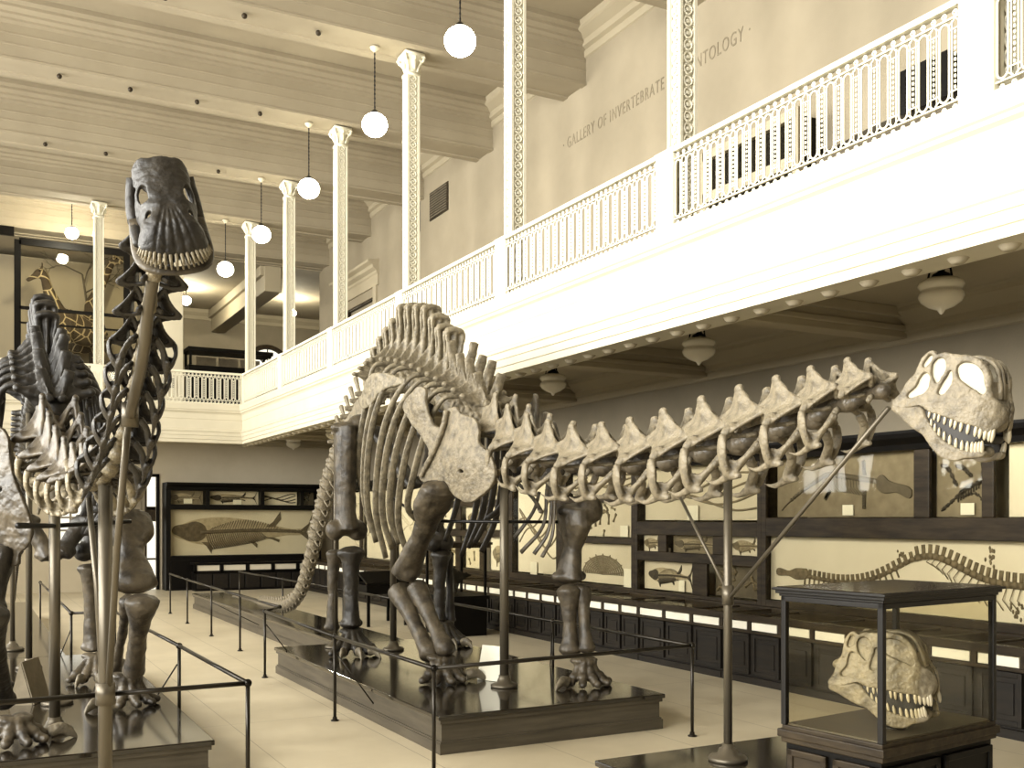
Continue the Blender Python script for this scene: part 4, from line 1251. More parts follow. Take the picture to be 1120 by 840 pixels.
# ------------------------------------------------------------------ platforms
def platform(label, path_boxes, zt):
    t = thing('display_platform', label, 'platform', (path_boxes[0][0], path_boxes[0][2], 0), 'low wooden skeleton platforms')
    b = MB(); c = MB()
    for x0, x1, y0, y1 in path_boxes:
        b.box(x0 + .03, x1 - .03, y0 + .03, y1 - .03, .1, zt - .06)
        b.box(x0, x1, y0, y1, 0, .11); b.box(x0 + .012, x1 - .012, y0 + .012, y1 - .012, .11, .13)
        b.box(x0 + .005, x1 - .005, y0 + .005, y1 - .005, zt - .09, zt - .05)
        c.box(x0 - .02, x1 + .02, y0 - .02, y1 + .02, zt - .05, zt)
    b.build('platform_side', M_SIDE, t)
    c.build('polished_top', M_TOP, t, bevel=.01)
    return t
ZP = .40
platform('long low platform of polished dark wood under the big arched skeleton', [(4.22, 7.0, 9.45, 15.7), (5.3, 6.35, 15.7, 28.0)], ZP)
platform('low dark platform carrying the steel neck post beside the skull case', [(4.64, 6.65, 5.7, 7.17)], .38)
platform('low polished platform under the dark skeleton with raised head', [(-1.2, 1.95, 9.4, 16.2), (.0, 1.25, 16.2, 27.0)], ZP)

# ------------------------------------------------------------------ barrier railings
def railing(label, runs, braces, loc):
    t = thing('barrier_railing', label, 'railing', (loc[0], loc[1], 0), 'iron pipe barrier railings')
    b = MB()
    for run in runs:
        for p, q in zip(run, run[1:]):
            b.tube([(p[0], p[1], 1.0), (q[0], q[1], 1.0)], .021, 10)
        for p in run: b.ball((p[0], p[1], 1.0), .036, 10, 8)
    b.build('top_rail', M_RAIL, t, True)
    done = set()
    for run in runs:
        for p in run:
            if len(p) > 2 or (p[0], p[1]) in done: continue
            done.add((p[0], p[1]))
            o = MB().tube([(p[0], p[1], 0), (p[0], p[1], 1.0)], .019, 10).build('post', M_RAIL, t, True)
            MB().lathe([(.05, 0), (.05, .012), (.03, .02), (.025, .05)], (p[0], p[1], 0), 14).build('foot_flange', M_RAIL, o, True)
    for p, q in braces:
        MB().tube([p, q], .009, 6).build('brace', M_RAIL, t, True)
    return t
railing('iron pipe barrier railing round the big arched skeleton', [
    [(3.84, 8.74), (3.84, 11.65), (3.95, 15.3), (4.35, 15.95, 0), (4.35, 18.6), (4.38, 21.2), (4.42, 24.0), (4.5, 26.7)],
    [(3.84, 8.74), (7.04, 8.97), (7.04, 12.0), (7.04, 15.6), (6.55, 16.0, 0), (6.5, 19.2), (6.4, 23.2), (6.3, 27.0)]],
    [((3.86, 11.65, .8), (4.25, 11.45, .2)), ((3.97, 15.3, .8), (4.35, 15.1, .25)), ((4.37, 21.2, .7), (5.3, 21.0, .2)), ((7.02, 12.0, .85), (6.99, 12.0, .2))], (5.6, 9))
railing('iron pipe barrier railing round the dark skeleton with raised head', [
    [(2.1, 8.7), (2.05, 11.6), (1.98, 14.3), (1.95, 16.3), (1.35, 16.35), (1.38, 20.4), (1.4, 24.5)],
    [(2.1, 8.7), (.96, 8.68, 0), (-.9, 8.62)]],
    [((2.03, 11.6, .8), (1.8, 11.7, .4)), ((1.36, 16.35, .8), (1.2, 16.3, .4))], (1, 8.7))

# ------------------------------------------------------------------ label stands
def label_stand(c, ang, w, h, label, m=None):
    t = thing('label_stand', label, 'label stand', c, 'white label stands on the platforms')
    R = Matrix.Translation(c) @ Matrix.Rotation(ang, 4, 'Z')
    d = h * .55
    MB().mesh(MB().sheet([(-w / 2, -d / 2, .004), (w / 2, -d / 2, .004), (w / 2, 0, h), (-w / 2, 0, h)], .012), R).build('label_board', m or M_PAPER, t)
    b = MB().sheet([(-w / 2, -d / 2 + .01, .0), (-w / 2, d / 2, .0), (-w / 2, .005, h - .01)], .012).sheet([(w / 2, -d / 2 + .01, .0), (w / 2, d / 2, .0), (w / 2, .005, h - .01)], .012)
    b.sheet([(-w / 2, d / 2, .0), (w / 2, d / 2, .0), (w / 2, .01, h), (-w / 2, .01, h)], .01)
    MB().mesh(b, R).build('stand_back', m or M_LINEN, t)
# ------------------------------------------------------------------ the big skeleton with the lowered neck
AX = 5.75
ap = thing('mounted_sauropod_skeleton', 'huge mounted long necked skeleton with arched back and pale skull on its lowered neck', 'skeleton', (AX, 12.5, ZP))
spine_pts = [(5.27, 4.72, 3.24), (5.34, 5.1, 3.2), (5.42, 5.6, 3.12), (5.5, 6.2, 3.05), (5.58, 6.9, 2.98), (5.65, 7.8, 2.94), (5.7, 8.8, 2.95), (5.73, 9.7, 3.05), (AX, 10.6, 3.25), (AX, 11.4, 3.55), (AX, 12.3, 3.9),
             (AX, 13.2, 4.2), (AX, 14.1, 4.4), (AX, 15.0, 4.45), (AX, 15.7, 4.3), (AX, 16.4, 4.0), (AX, 17.1, 3.6), (AX, 17.8, 3.0), (AX, 18.4, 2.25), (AX, 19.0, 1.5), (AX, 19.6, .95), (AX, 20.4, .66), (AX, 21.5, .56), (AX, 23.5, .52), (5.7, 26.5, .48)]
SP = Path(spine_pts)
cv_me = with_mat(cervical(), M_BONE)
cb_me = with_mat(cervical_body(), M_BONE_B)  # brown body under the pale arch: shade of the hollows put into its colour
cr_me = {s: with_mat(cervical_rib(s), M_BONE) for s in (-1, 1)}
def neck_run(root, SP, d0, specs, me, crs):
    """specs: (advance, scale xyz, has rib)"""
    d = d0
    for adv, sc, rb in specs:
        d += adv / 2
        p, f = SP.at(d)
        f = (f + V((random.uniform(-.05, .05), 0, random.uniform(-.05, .05)))).normalized()
        M = frame(p, -f, sc, (random.uniform(-.06, .06), 0, 1))
        o = inst('neck_vertebra', me, M, root)
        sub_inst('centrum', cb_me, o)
        if rb:
            for s in (-1, 1):
                inst('neck_rib', crs[s], M, o) if False else sub_inst('neck_rib', crs[s], o)
        d += adv / 2
    return d
def sub_inst(name, me, parent):
    """a sub-part that shares its part's frame"""
    o = bpy.data.objects.new(name, me); link(o, parent); return o
specs = []
sizes = [.34, .40, .46, .52, .56, .58, .60, .60, .58, .56, .53, .50, .47]
for i, a in enumerate(sizes):
    k = a / .5
    g = [.62, .74, .84, .94, 1.0, 1.0, .98, .96, .96, 1.0, 1.06, 1.12, 1.16][i]
    wd_ = (1.06, 1.12, 1.12, 1.0, .9, .85)[i - 7] if i > 6 else 1.0
    specs.append((a, (g * .95 * wd_, k * 1.04, g), i > 0))
dn = neck_run(ap, SP, .02, specs, cv_me, cr_me)
# trunk
dl_ = {}
dors = []
n_d = 11
d_hip = None
for i in range(600):
    p, f = SP.at(i * .02)
    if p.y > 14.35: d_hip = i * .02; break
d = dn
step = (d_hip - dn) / n_d
protos = {}
for i in range(n_d):
    p, f = SP.at(d + step / 2)
    t = i / (n_d - 1)
    h = .42 + .40 * min(1, t * 1.5) + (0.04 if t > .5 else 0)
    key = (round(h, 1), i < 4)
    if key not in protos:
        protos[key] = with_mat(dorsal(key[0], lean=-.05 if i < 6 else .03, bif=.15 if i < 4 else 0.0, w=.30), M_BONE if i < 4 else M_RIB)
    M = frame(p, (-f).lerp(V((0, -1, 0)), .45), (1.15, step / .32, 1.0))
    inst('trunk_vertebra', protos[key], M, ap)
    dors.append((p, f))
    d += step
sac = with_mat(dorsal(.72, lean=-.02, w=.40), M_RIB)
for i in range(4):
    p, f = SP.at(d + .13)
    inst('sacral_vertebra', sac, frame(p, V((0, -1, 0)).lerp(-f, .3), (1.0, .85, 1.0 - .1 * i)), ap)
    d += .25
ca = [with_mat(caudal(.5, .3, 0), M_BONE), with_mat(caudal(.26, .2, .12), M_BONE), with_mat(caudal(.12, .0, .06), M_BONE), with_mat(caudal(.0, 0, .0), M_BONE)]
i = 0
Ltot = SP.L[-1]
while d < Ltot - .1 and i < 75:
    s = 1.05 - .011 * i if i < 36 else max(.2, .65 - .04 * (i - 36))
    adv = .25 * s + .012
    p, f = SP.at(d + adv / 2)
    k = 0 if i < 7 else 1 if i < 16 else 2 if i < 40 else 3
    q = {0: 1, 1: .95, 2: .9, 3: .7}[k]
    inst('tail_vertebra', ca[k], frame(p, -f, (s * q, s * .95, s * q)), ap)
    d += adv
    i += 1
# ribs
def rib_bone(root, p, s, m, lo, back, wd, mid=.75):
    q = V(p)
    pts = [q + V((-s * .22, 0, .3)), q + V((-s * .46, back * .08, .22)), q + V((-s * wd * .86, back * .32, -.15)), q + V((-s * wd, back * .58, -.75)),
           V((q.x - s * wd * .98, q.y + back * .85, (q.z - .75 + lo) / 2 - .1)), V((q.x - s * wd * mid, q.y + back, lo))]
    me = MB().tube(pts, [(.045, .028), (.032, .026), (.043, .016), (.05, .013), (.05, .012), (.04, .016)], 8, up=(0, 1, 0), sm=5).to_mesh('rib', True)
    return obj('rib', me, root, m)
for i, (p, f) in enumerate(dors):
    if i < 1 or i in (6, 9): continue
    t = i / (n_d - 1)
    for s in (1, -1):
        lo = [2.5, 2.3, 2.05, 1.98, 1.95, 1.95, 2.02, 2.1, 2.25, 2.5, 2.8][i]
        rib_bone(ap, p, s, M_RIB if s == 1 else M_BONE_D, lo + .12 * math.sin(i * 2.3), .80 - .35 * t, .54 + .24 * math.sin(PI * min(1, .15 + t * .8)))  # far-side ribs darker: shade inside the cage put into their colour
# shoulder girdle
SL = [(463.7, 423.7), (467, 440), (471, 458), (479, 468), (486, 467), (487.5, 457), (492.5, 447.5), (500, 447), (505, 453), (520, 458.5), (526, 470), (528, 485), (537, 495), (543.5, 513), (540, 530), (528, 542), (515, 549),
      (505, 545), (496, 536), (491, 527), (480, 526), (462, 525), (464, 514), (472, 500), (465, 481), (457, 470), (445, 451), (442.5, 444), (452, 432)]
HOLE = [(512 + 3.6 * math.cos(2 * PI * i / 8), 515.7 + 3.0 * math.sin(2 * PI * i / 8)) for i in range(8)]
pA, pB = (4.98, 12.2), (5.4, 10.75)
nr = V((-1.45, -.42, 0)).normalized()
def bl(x, y):
    return .10 * math.exp(-((x - 512) / 30) ** 2 - ((y - 505) / 34) ** 2) + .05 * math.exp(-((x - 458) / 9) ** 2 - ((y - 440) / 18) ** 2)
me = plate([SL, HOLE], lambda x, y: onL(x, y, pA, pB), nr, .045, 'shoulder_blade', .8, bl, .03)
obj('shoulder_blade', me, ap, M_BONE)
crest = MB().tube([onL(x, y, pA, pB) + nr * (.06 + bl(x, y)) for x, y in ((493, 449), (489, 470), (482, 490), (472, 508), (464, 522))], [.035, .04, .035, .035, .03], 8, sm=4)
obj('acromion_crest', organic(crest, 'acromion_crest', .014, 3, .02, .06), ap, M_BONE)
# mirror for the far side
me2 = me.copy()
for v in me2.vertices: v.co.x = 2 * 5.88 - v.co.x
bm = bmesh.new(); bm.from_mesh(me2); bmesh.ops.reverse_faces(bm, faces=bm.faces); bm.to_mesh(me2); bm.free()
obj('shoulder_blade', me2, ap, M_BONE_B)
# fore legs
def X_(x, y, X): return onX(x, y, X)
def limb(root, name, a, b_, r, m, ends=(), mid=(), lump=.035, voxel=.02):
    return obj(name, long_bone([a, *mid, b_], r, name, ends, voxel, lump), root, m)
XR = 5.05
g = X_(481, 533, 5.1); e = X_(444, 626, 5.02)
limb(ap, 'upper_arm_bone', g, e, [(.25, .16), (.27, .15), (.16, .12), (.135, .12), (.17, .13), (.22, .15)], M_BONE_B, [(e + V((0, -.08, 0)), .13), (e + V((.0, .1, 0)), .12)], [g.lerp(e, .25), g.lerp(e, .5) + V((.02, 0, 0)), g.lerp(e, .75)])
a = X_(436, 646, 4.98); b_ = X_(470, 716, 5.02)
limb(ap, 'forearm_bone', a, b_, [.16, .115, .095, .105, .14], M_BONE_B, [], [a.lerp(b_, .3), a.lerp(b_, .55), a.lerp(b_, .8)])
a = X_(456, 643, 5.15); b_ = X_(488, 712, 5.12)
limb(ap, 'forearm_bone', a, b_, [.15, .11, .09, .10, .13], M_BONE_B, [], [a.lerp(b_, .3), a.lerp(b_, .55), a.lerp(b_, .8)])
w = X_(478, 722, 5.08)
foot(ap, (w.x + .03, w.y - .05, ZP, 1), PI, .70, 1.25, M_BONE_B, 'fore', 'fore_foot')
g = X_(629, 556, 6.55); e = X_(622, 633, 6.5)
limb(ap, 'upper_arm_bone', g, e, [(.26, .16), (.32, .17), (.19, .14), (.12, .11), (.18, .13), (.25, .15)], M_BONE_B, [(g + V((.14, -.10, -.02)), .18)], [g.lerp(e, .22), g.lerp(e, .42) + V((.02, 0, 0)), g.lerp(e, .58) + V((.02, 0, 0)), g.lerp(e, .82)])
a = X_(622, 645, 6.45); b_ = X_(624, 712, 6.45)
limb(ap, 'forearm_bone', a, b_, [.16, .10, .085, .095, .15], M_BONE_B, [], [a.lerp(b_, .3), a.lerp(b_, .55), a.lerp(b_, .8)])
a = X_(636, 643, 6.62); b_ = X_(642, 711, 6.58)
limb(ap, 'forearm_bone', a, b_, [.13, .085, .07, .08, .115], M_BONE_B, [], [a.lerp(b_, .3), a.lerp(b_, .55), a.lerp(b_, .8)])
w = X_(636, 716, 6.52)
foot(ap, (w.x, w.y - .05, ZP, -1), PI, .70, 1.2, M_BONE_B, 'fore', 'fore_foot')
# hip plates, hind legs
IL = [(394, 440), (399, 430), (408, 413), (421, 409), (436, 413), (444, 416), (432, 422), (421, 428), (412, 440), (404, 446), (398, 446)]
me = plate([IL], lambda x, y: onL(x, y, (5.22, 13.2), (5.05, 15.4)), (-1, -.1, 0), .05, 'hip_blade', 1.0, lambda x, y: .06 * math.exp(-((x - 415) / 14) ** 2), .04)
obj('hip_blade', me, ap, M_RIB)
me2 = me.copy()
for v in me2.vertices: v.co.x = 2 * AX - v.co.x
bm = bmesh.new(); bm.from_mesh(me2); bmesh.ops.reverse_faces(bm, faces=bm.faces); bm.to_mesh(me2); bm.free()
obj('hip_blade', me2, ap, M_BONE_D)
IS = [(394, 438), (401, 445), (402, 456), (394, 463), (385, 467), (379, 475), (377, 468), (386, 450)]
me = plate([IS], lambda x, y: onX(x, y, 5.35), (-1, 0, 0), .04, 'ischium', 1.0, None, .03)
obj('ischium', me, ap, M_BONE)
for s in (-1, 1):
    limb(ap, 'pubis', V((AX + s * .5, 14.1, 3.7)), V((AX + s * .12, 13.5, 2.85)), [(.16, .08), (.07, .06), (.09, .06), (.16, .09)], M_BONE_D)
XH = 5.0
g = X_(378, 466, XH); e = X_(378, 580, XH)
limb(ap, 'thigh_bone', g, e, [(.24, .16), (.25, .16), (.20, .16), (.18, .15), (.22, .16), (.31, .19)], M_BONE_B, [(g + V((.2, .0, .02)), .17), (e + V((.17, -.03, .0)), .16), (e + V((-.17, -.03, .0)), .15)], [g.lerp(e, .15), g.lerp(e, .45), g.lerp(e, .65), g.lerp(e, .85)])
a = X_(384, 603, XH); b_ = X_(384, 684, XH)
limb(ap, 'shin_bone', a, b_, [(.23, .18), (.16, .13), (.13, .11), (.14, .11), (.19, .14)], M_BONE_D, [], [a.lerp(b_, .2), a.lerp(b_, .5), a.lerp(b_, .8)])
a = X_(365, 604, XH); b_ = X_(363, 688, XH)
limb(ap, 'shin_bone', a, b_, [(.14, .12), (.10, .09), (.09, .08), (.10, .09), (.14, .10)], M_BONE_B, [], [a.lerp(b_, .25), a.lerp(b_, .5), a.lerp(b_, .8)])
w = X_(382, 694, XH)
foot(ap, (w.x, w.y - .08, ZP, 1), PI, .74, 1.25, M_BONE_D, 'hind', 'hind_foot')
lx = 6.55
g = V((lx, 14.9, 3.75)); e = V((lx, 14.8, 2.05))
limb(ap, 'thigh_bone', g, e, [(.16, .13), (.17, .13), (.13, .12), (.125, .115), (.14, .12), (.21, .16)], M_BONE_D, [(e + V((.1, -.06, -.02)), .16), (e + V((-.1, -.06, -.03)), .15), (g + V((-.16, 0, 0)), .14)], [g.lerp(e, .15), g.lerp(e, .45), g.lerp(e, .65), g.lerp(e, .85)])
limb(ap, 'shin_bone', V((lx + .05, 14.75, 1.85)), V((lx + .05, 14.85, .78)), [(.19, .15), (.12, .11), (.10, .09), (.11, .09), (.15, .12)], M_BONE_D, [], [(lx + .05, 14.78, 1.6), (lx + .05, 14.8, 1.3), (lx + .05, 14.83, 1.0)])
limb(ap, 'shin_bone', V((lx + .25, 14.9, 1.85)), V((lx + .28, 14.9, .75)), [(.1, .1), (.065, .065), (.06, .06), (.07, .07), (.11, .09)], M_BONE_D, [], [(lx + .26, 14.9, 1.55), (lx + .27, 14.9, 1.3), (lx + .28, 14.9, 1.0)])
foot(ap, (lx + .1, 14.75, ZP, -1), PI, .74, 1.2, M_BONE_D, 'hind', 'hind_foot')
# steel mount
flange_post(ap, (5.62, 10.72, ZP), 3.1, .055)
flange_post(ap, (5.7, 14.5, ZP), 4.3, .05)
flange_post(ap, (5.02, 15.2, ZP), 3.7, .03)
np_ = flange_post(ap, (5.6, 6.66, .38), 2.92, .036, name='neck_post')
b = MB().tube([V((5.6, 6.66, 1.78)), onX(742, 540, 5.66)], .014, 8); b.build('post_brace', M_STEEL, np_, True)
b = MB().tube([V((5.6, 6.66, 1.72)), onX(972, 446, 5.32)], .017, 8); b.build('post_brace', M_STEEL, np_, True)
MB().tube([(5.6, 6.66, 1.68), (5.6, 6.66, 1.84)], .05, 12).build('post_collar', M_STEEL, np_, True)
b = MB().tube([X_(430, 545, 5.1), X_(466, 570, 5.2), (5.62, 10.75, 2.36), X_(616, 571, 6.5)], .02, 8)
b.build('shoulder_rod', M_DARKIRON, ap, True)
for (x0, y0, x1, y1, x2, y2) in ((598, 535, 594, 575, 570, 604), (604, 537, 600, 580, 584, 606), (590, 538, 583, 560, 563, 588), (607, 540, 604, 585, 593, 609), (560, 522, 583, 545, 592, 560)):
    me = MB().tube([X_(x0, y0, 6.2), X_(x1, y1, 6.15), X_(x2, y2, 6.0)], [(.03, .018), (.03, .016), (.034, .022)], 8, sm=5).to_mesh('breast_rib', True)
    obj('breast_rib', me, ap, M_BONE_B)
label_stand((5.75, 11.25, ZP), -1.1, .34, .42, 'white label stand beside the fore foot of the big arched skeleton')

# ------------------------------------------------------------------ the box-shaped skull
def smw(f, z):
    """half width of the skull at length f (0 back, .62 snout)"""
    t = max(0, min(1, f / .63))
    w = .165 * max(0, 1 - max(0, (t - .30) / .70) ** 2.6) ** .5
    w *= 1 - .28 * max(0, min(1, z / .3)) * (1 - t * .3)
    return w
def sk(x, y): return ((x - 60) / 740 * .62, (450 - y) / 740 * .62)
OUT = [(60, 440), (110, 370), (140, 290), (190, 235), (208, 165), (235, 105), (290, 72), (335, 98), (385, 84), (430, 92), (500, 100), (575, 105), (640, 135), (690, 185), (722, 260), (742, 370), (775, 405), (800, 470), (790, 545), (745, 590),
       (690, 562), (600, 545), (520, 522), (430, 498), (335, 470), (300, 445), (200, 452), (110, 462)]
H1 = [(285, 82), (305, 105), (298, 150), (262, 185), (232, 178), (240, 130)]
H2 = [(360, 105), (410, 130), (428, 185), (405, 250), (372, 298), (335, 262), (305, 200), (315, 135)]
H3 = [(255, 212), (305, 225), (325, 290), (310, 350), (240, 385), (165, 400), (150, 380), (205, 310), (230, 245)]
H4 = [(455, 192), (490, 250), (478, 320), (430, 370), (390, 362), (392, 310), (425, 245)]
H5 = [(520, 140), (600, 142), (655, 175), (692, 250), (700, 360), (640, 330), (560, 290), (500, 225), (495, 175)]
def skull_side(loops, depth, bev, voxel, name, inset=0.0, lump=.012):
    me = flat_shape([[sk(*p) for p in L] for L in loops], depth, bev)
    me = modified(me, [('REMESH', dict(mode='VOXEL', voxel_size=voxel)), ('SMOOTH', dict(factor=.5, iterations=2))])
    out = MB()
    for s in (1, -1):
        def fn(p):
            w = smw(p.x, p.y)
            return V((s * max(.004, w + p.z - inset), p.x - .02, p.y))
        m = me_to_mb(me, fn)
        if s == 1: m.f = [f[::-1] for f in m.f]
        out.mesh(m)
    return out
def finish(b, name, lump, m):
    me = b.to_mesh(name)
    if lump: me = modified(me, [('DISPLACE', dict(texture=tex(.05), strength=lump, mid_level=.5))])
    me.shade_smooth(); me.materials.clear(); me.materials.append(m); me.name = name
    return me
cb = skull_side([OUT, H1, H2, H3, H4, H5], .024, .006, .0055, 'cranium')
# roof, palate and back wall close the box
for (f0, f1, z, k) in ((.16, .52, .0, 1),):
    pts = [sk(*p) for p in ((235, 105), (290, 78), (385, 90), (500, 104), (575, 108), (640, 138), (690, 190), (722, 265), (745, 380), (790, 440), (802, 500), (770, 560))]
    vs = []
    for f, z in pts:
        w = smw(f, z)
        vs += [(-w, f - .02, z), (w, f - .02, z)]
    cb.add(vs, [(2 * i, 2 * i + 1, 2 * i + 3, 2 * i + 2) for i in (1, 2, 7, 8, 9, 10)])
cb.tube([(-.02, .36, .29), (-.02, .44, .285), (-.018, .52, .22), (-.015, .555, .06)], .014, 8, sm=4)
cb.tube([(.02, .36, .29), (.02, .44, .285), (.018, .52, .22), (.015, .555, .06)], .014, 8, sm=4)
cb.ball((0, .08, .10), (.1, .09, .09), 12, 8); cb.ball((0, -.01, .11), (.035, .04, .035), 10, 8)
cb.ball((0, .555, -.05), (.07, .05, .07), 12, 8)
CRAN = finish(cb, 'cranium', .012, M_BONE)
FILL = finish(skull_side([[(x + (450 - x) * .02, y + (230 - y) * .04) for x, y in ([(195, 240), (240, 110), (290, 84), (430, 100), (570, 115), (640, 150), (690, 210), (715, 365), (600, 340), (470, 380), (150, 405)])]], .006, 0, .008, 'opening_fill', .006), 'opening_fill', 0, M_FILL)
JAW = [(58, 462), (120, 462), (200, 470), (285, 466), (315, 510), (385, 598), (455, 662), (550, 715), (640, 740), (690, 738), (735, 732), (735, 750), (700, 765), (640, 775), (560, 795), (480, 780), (420, 735), (340, 650), (240, 595), (130, 520)]
JAWM = finish(skull_side([JAW], .03, .008, .006, 'lower_jaw', .006).ball((0, .5, -.235), (.055, .04, .035), 10, 8), 'lower_jaw', .012, M_BONE)
SHADEM = finish(skull_side([[(325, 470), (440, 500), (540, 530), (680, 565), (705, 585), (700, 660), (690, 740), (640, 740), (560, 715), (470, 665), (380, 580)]], .018, 0, .007, 'mouth_shadow', .006).tube([(-.12, .49, -.16), (-.05, .52, -.16), (.05, .52, -.16), (.12, .49, -.16)], .03, 8), 'mouth_shade_sheet', 0, M_MOUTH_SHADE)  # added dark sheet behind the teeth, painting the shade inside the mouth
tb = MB().lathe([(.003, -.050), (.0085, -.04), (.0115, -.02), (.0095, -.004), (.008, .012)], n=10)
TOOTHM = tb.to_mesh('tooth', True); TOOTHM.materials.append(M_TOOTH)
def teeth(parent, M):
    for s in (1, -1):
        for row, pts, sg, n, in (('u', [(345, 476), (430, 498), (520, 522), (600, 545), (690, 566), (745, 578), (782, 584)], 1, 13), ('l', [(370, 575), (435, 638), (515, 690), (600, 728), (665, 740), (705, 742), (735, 735)], -1, 12)):
            P = [V((*sk(*p), 0)) for p in pts]
            c = catmull(P, 8)
            for i in range(n):
                q = c[int((i + .4) / n * (len(c) - 1))]
                w = smw(q.x, q.y)
                sc = .75 + .5 * i / n
                R = Matrix.Rotation(PI, 4, 'X') if sg < 0 else Matrix.Identity(4)
                R = Matrix.Rotation(s * sg * -.12, 4, 'Y') @ R
                inst_local('tooth', TOOTHM, M @ Matrix.Translation((s * (w + .004), q.x - .02, q.y)) @ R @ Matrix.Diagonal((sc, sc, sc * 1.15, 1)), parent)
def inst_local(name, me, M, parent):
    """M relative to the parent's own frame"""
    o = bpy.data.objects.new(name, me); link(o, parent); o.matrix_basis = M; return o
I4 = Matrix.Identity(4)
def skull_frame(back, snout, roll=0.0, sc=1.0):
    f = (V(snout) - V(back)).normalized()
    r = f.cross(V((0, 0, 1))).normalized(); u = r.cross(f)
    M = Matrix((r, f, u)).transposed().to_4x4() @ Matrix.Rotation(roll, 4, 'Y')
    return Matrix.Translation(back) @ M @ Matrix.Diagonal((sc, sc, sc, 1))
# skull on the lowered neck
P0 = onX(981, 443, 5.1); P1 = onX(1088, 448, 5.16)
ln = (P1 - P0).length
f_ = (P1 - P0).normalized(); r_ = f_.cross(V((0, 0, 1))).normalized()
Ms = skull_frame(P0 - r_ * .165 * ln / .62, P1 - r_ * .165 * ln / .62, 0, ln / .62)
hd = inst('skull', CRAN, Ms, ap)
sub_inst('opening_fill', FILL, hd)['label'] = 'white filled skull openings'
sub_inst('lower_jaw', JAWM, hd); sub_inst('mouth_shade_sheet', SHADEM, hd)
teeth(hd, I4)
# ------------------------------------------------------------------ skull in the table case
near, lft, rgt = V((5.48, 4.92)), V((5.33, 5.78)), V((6.90, 5.10))
ex = (rgt - near); W_ = ex.length; ex.normalize(); ang = math.atan2(ex.y, ex.x)
D_ = (lft - near).length
TZ, HZ = .86, 1.82
CM = Matrix.Translation((near.x, near.y, 0)) @ Matrix.Rotation(ang, 4, 'Z')
t = thing('skull_case', 'glass topped display case with panelled base holding a toothed skull', 'display case', (near.x, near.y, 0))
def cbuild(b, name, m, **k): return MB().mesh(b, CM).build(name, m, t, **k)
cbuild(MB().box(.03, W_ - .03, .03, D_ - .03, 0, TZ - .1), 'base_cabinet', M_BLACK)
cbuild(MB().box(0, W_, 0, D_, TZ - .13, TZ - .07).box(-.02, W_ + .02, -.02, D_ + .02, TZ - .09, TZ - .03).box(.005, W_ - .005, .005, D_ - .005, TZ - .05, TZ).box(.01, W_ - .01, .01, D_ - .01, 0, .12), 'moulded_plinth', M_FRAME, bevel=.008)
for a, c in ((.06, D_ / 2 - .03), (D_ / 2 + .03, D_ - .06)):
    b = MB().box(.01, .03, a, c, .16, TZ - .17)
    for q in ((a, a + .05, .16, TZ - .17), (c - .05, c, .16, TZ - .17), (a, c, .16, .21), (a, c, TZ - .22, TZ - .17)): b.box(-.005, .03, *q)
    cbuild(b, 'side_panel', M_FRAME, bevel=.006)
for a, c in ((.06, W_ / 2 - .03), (W_ / 2 + .03, W_ - .06)):
    b = MB().box(a, c, .01, .03, .16, TZ - .17)
    for q in ((a, a + .05, .16, TZ - .17), (c - .05, c, .16, TZ - .17), (a, c, .16, .21), (a, c, TZ - .22, TZ - .17)): b.box(q[0], q[1], -.005, .03, q[2], q[3])
    cbuild(b, 'front_panel', M_BLACK, bevel=.006)
for x in (0, W_ - .045):
    for y in (0, D_ - .045): cbuild(MB().box(x, x + .045, y, y + .045, TZ, HZ), 'frame_post', M_DARKIRON, bevel=.006)
b = MB().box(-.01, W_ + .01, -.01, D_ + .01, HZ, HZ + .03).box(-.03, W_ + .03, -.03, D_ + .03, HZ + .02, HZ + .05).box(-.05, W_ + .05, -.05, D_ + .05, HZ + .045, HZ + .065)
b.box(0, W_, 0, .04, HZ - .04, HZ).box(0, W_, D_ - .04, D_, HZ - .04, HZ).box(0, .04, 0, D_, HZ - .04, HZ).box(W_ - .04, W_, 0, D_, HZ - .04, HZ)
cbuild(b, 'case_lid', M_DARKIRON, bevel=.006)
cbuild(MB().box(-.02, W_ + .02, -.02, D_ + .02, HZ + .066, HZ + .072), 'lid_glass', M_TOP)
cbuild(MB().box(.012, .018, .045, D_ - .045, TZ, HZ - .04), 'side_glass', M_GLASS)
cbuild(MB().box(W_ - .018, W_ - .012, .045, D_ - .045, TZ, HZ - .04), 'side_glass', M_GLASS)
cbuild(MB().box(.045, W_ - .045, .012, .018, TZ, HZ - .04), 'front_glass', M_GLASS)
cbuild(MB().box(.045, W_ - .045, D_ - .018, D_ - .012, TZ, HZ - .04), 'back_glass', M_GLASS)
cbuild(MB().box(.03, W_ - .03, .03, D_ - .03, TZ - .02, TZ + .012), 'velvet_floor', M_SIDE)
P0 = V((0, 0, EYE)) + ray(911, 748) * 7.55; P1 = V((0, 0, EYE)) + ray(1017, 742) * 7.1
ln = (P1 - P0).length; sc = ln / .62
f_ = (P1 - P0).normalized(); r_ = f_.cross(V((0, 0, 1))).normalized()
Mc = skull_frame(P0 - r_ * .165 * sc, P1 - r_ * .165 * sc, 0, sc)
sk2 = thing('fossil_skull', 'pale toothed box shaped fossil skull inside the glass table case', 'skull', Mc.translation)
FILL2 = with_mat(FILL, M_RIB)
CRAN2, JAW2 = with_mat(CRAN, M_RIB), with_mat(JAWM, M_RIB)
o = inst('cranium', CRAN2, Mc, sk2)
for nm, me in (('opening_fill', FILL2), ('lower_jaw', JAW2), ('mouth_shade_sheet', SHADEM)):
    q = bpy.data.objects.new(nm, me); link(q, o)
teeth(o, I4)
pm = Mc @ V((0, .3, -.27))
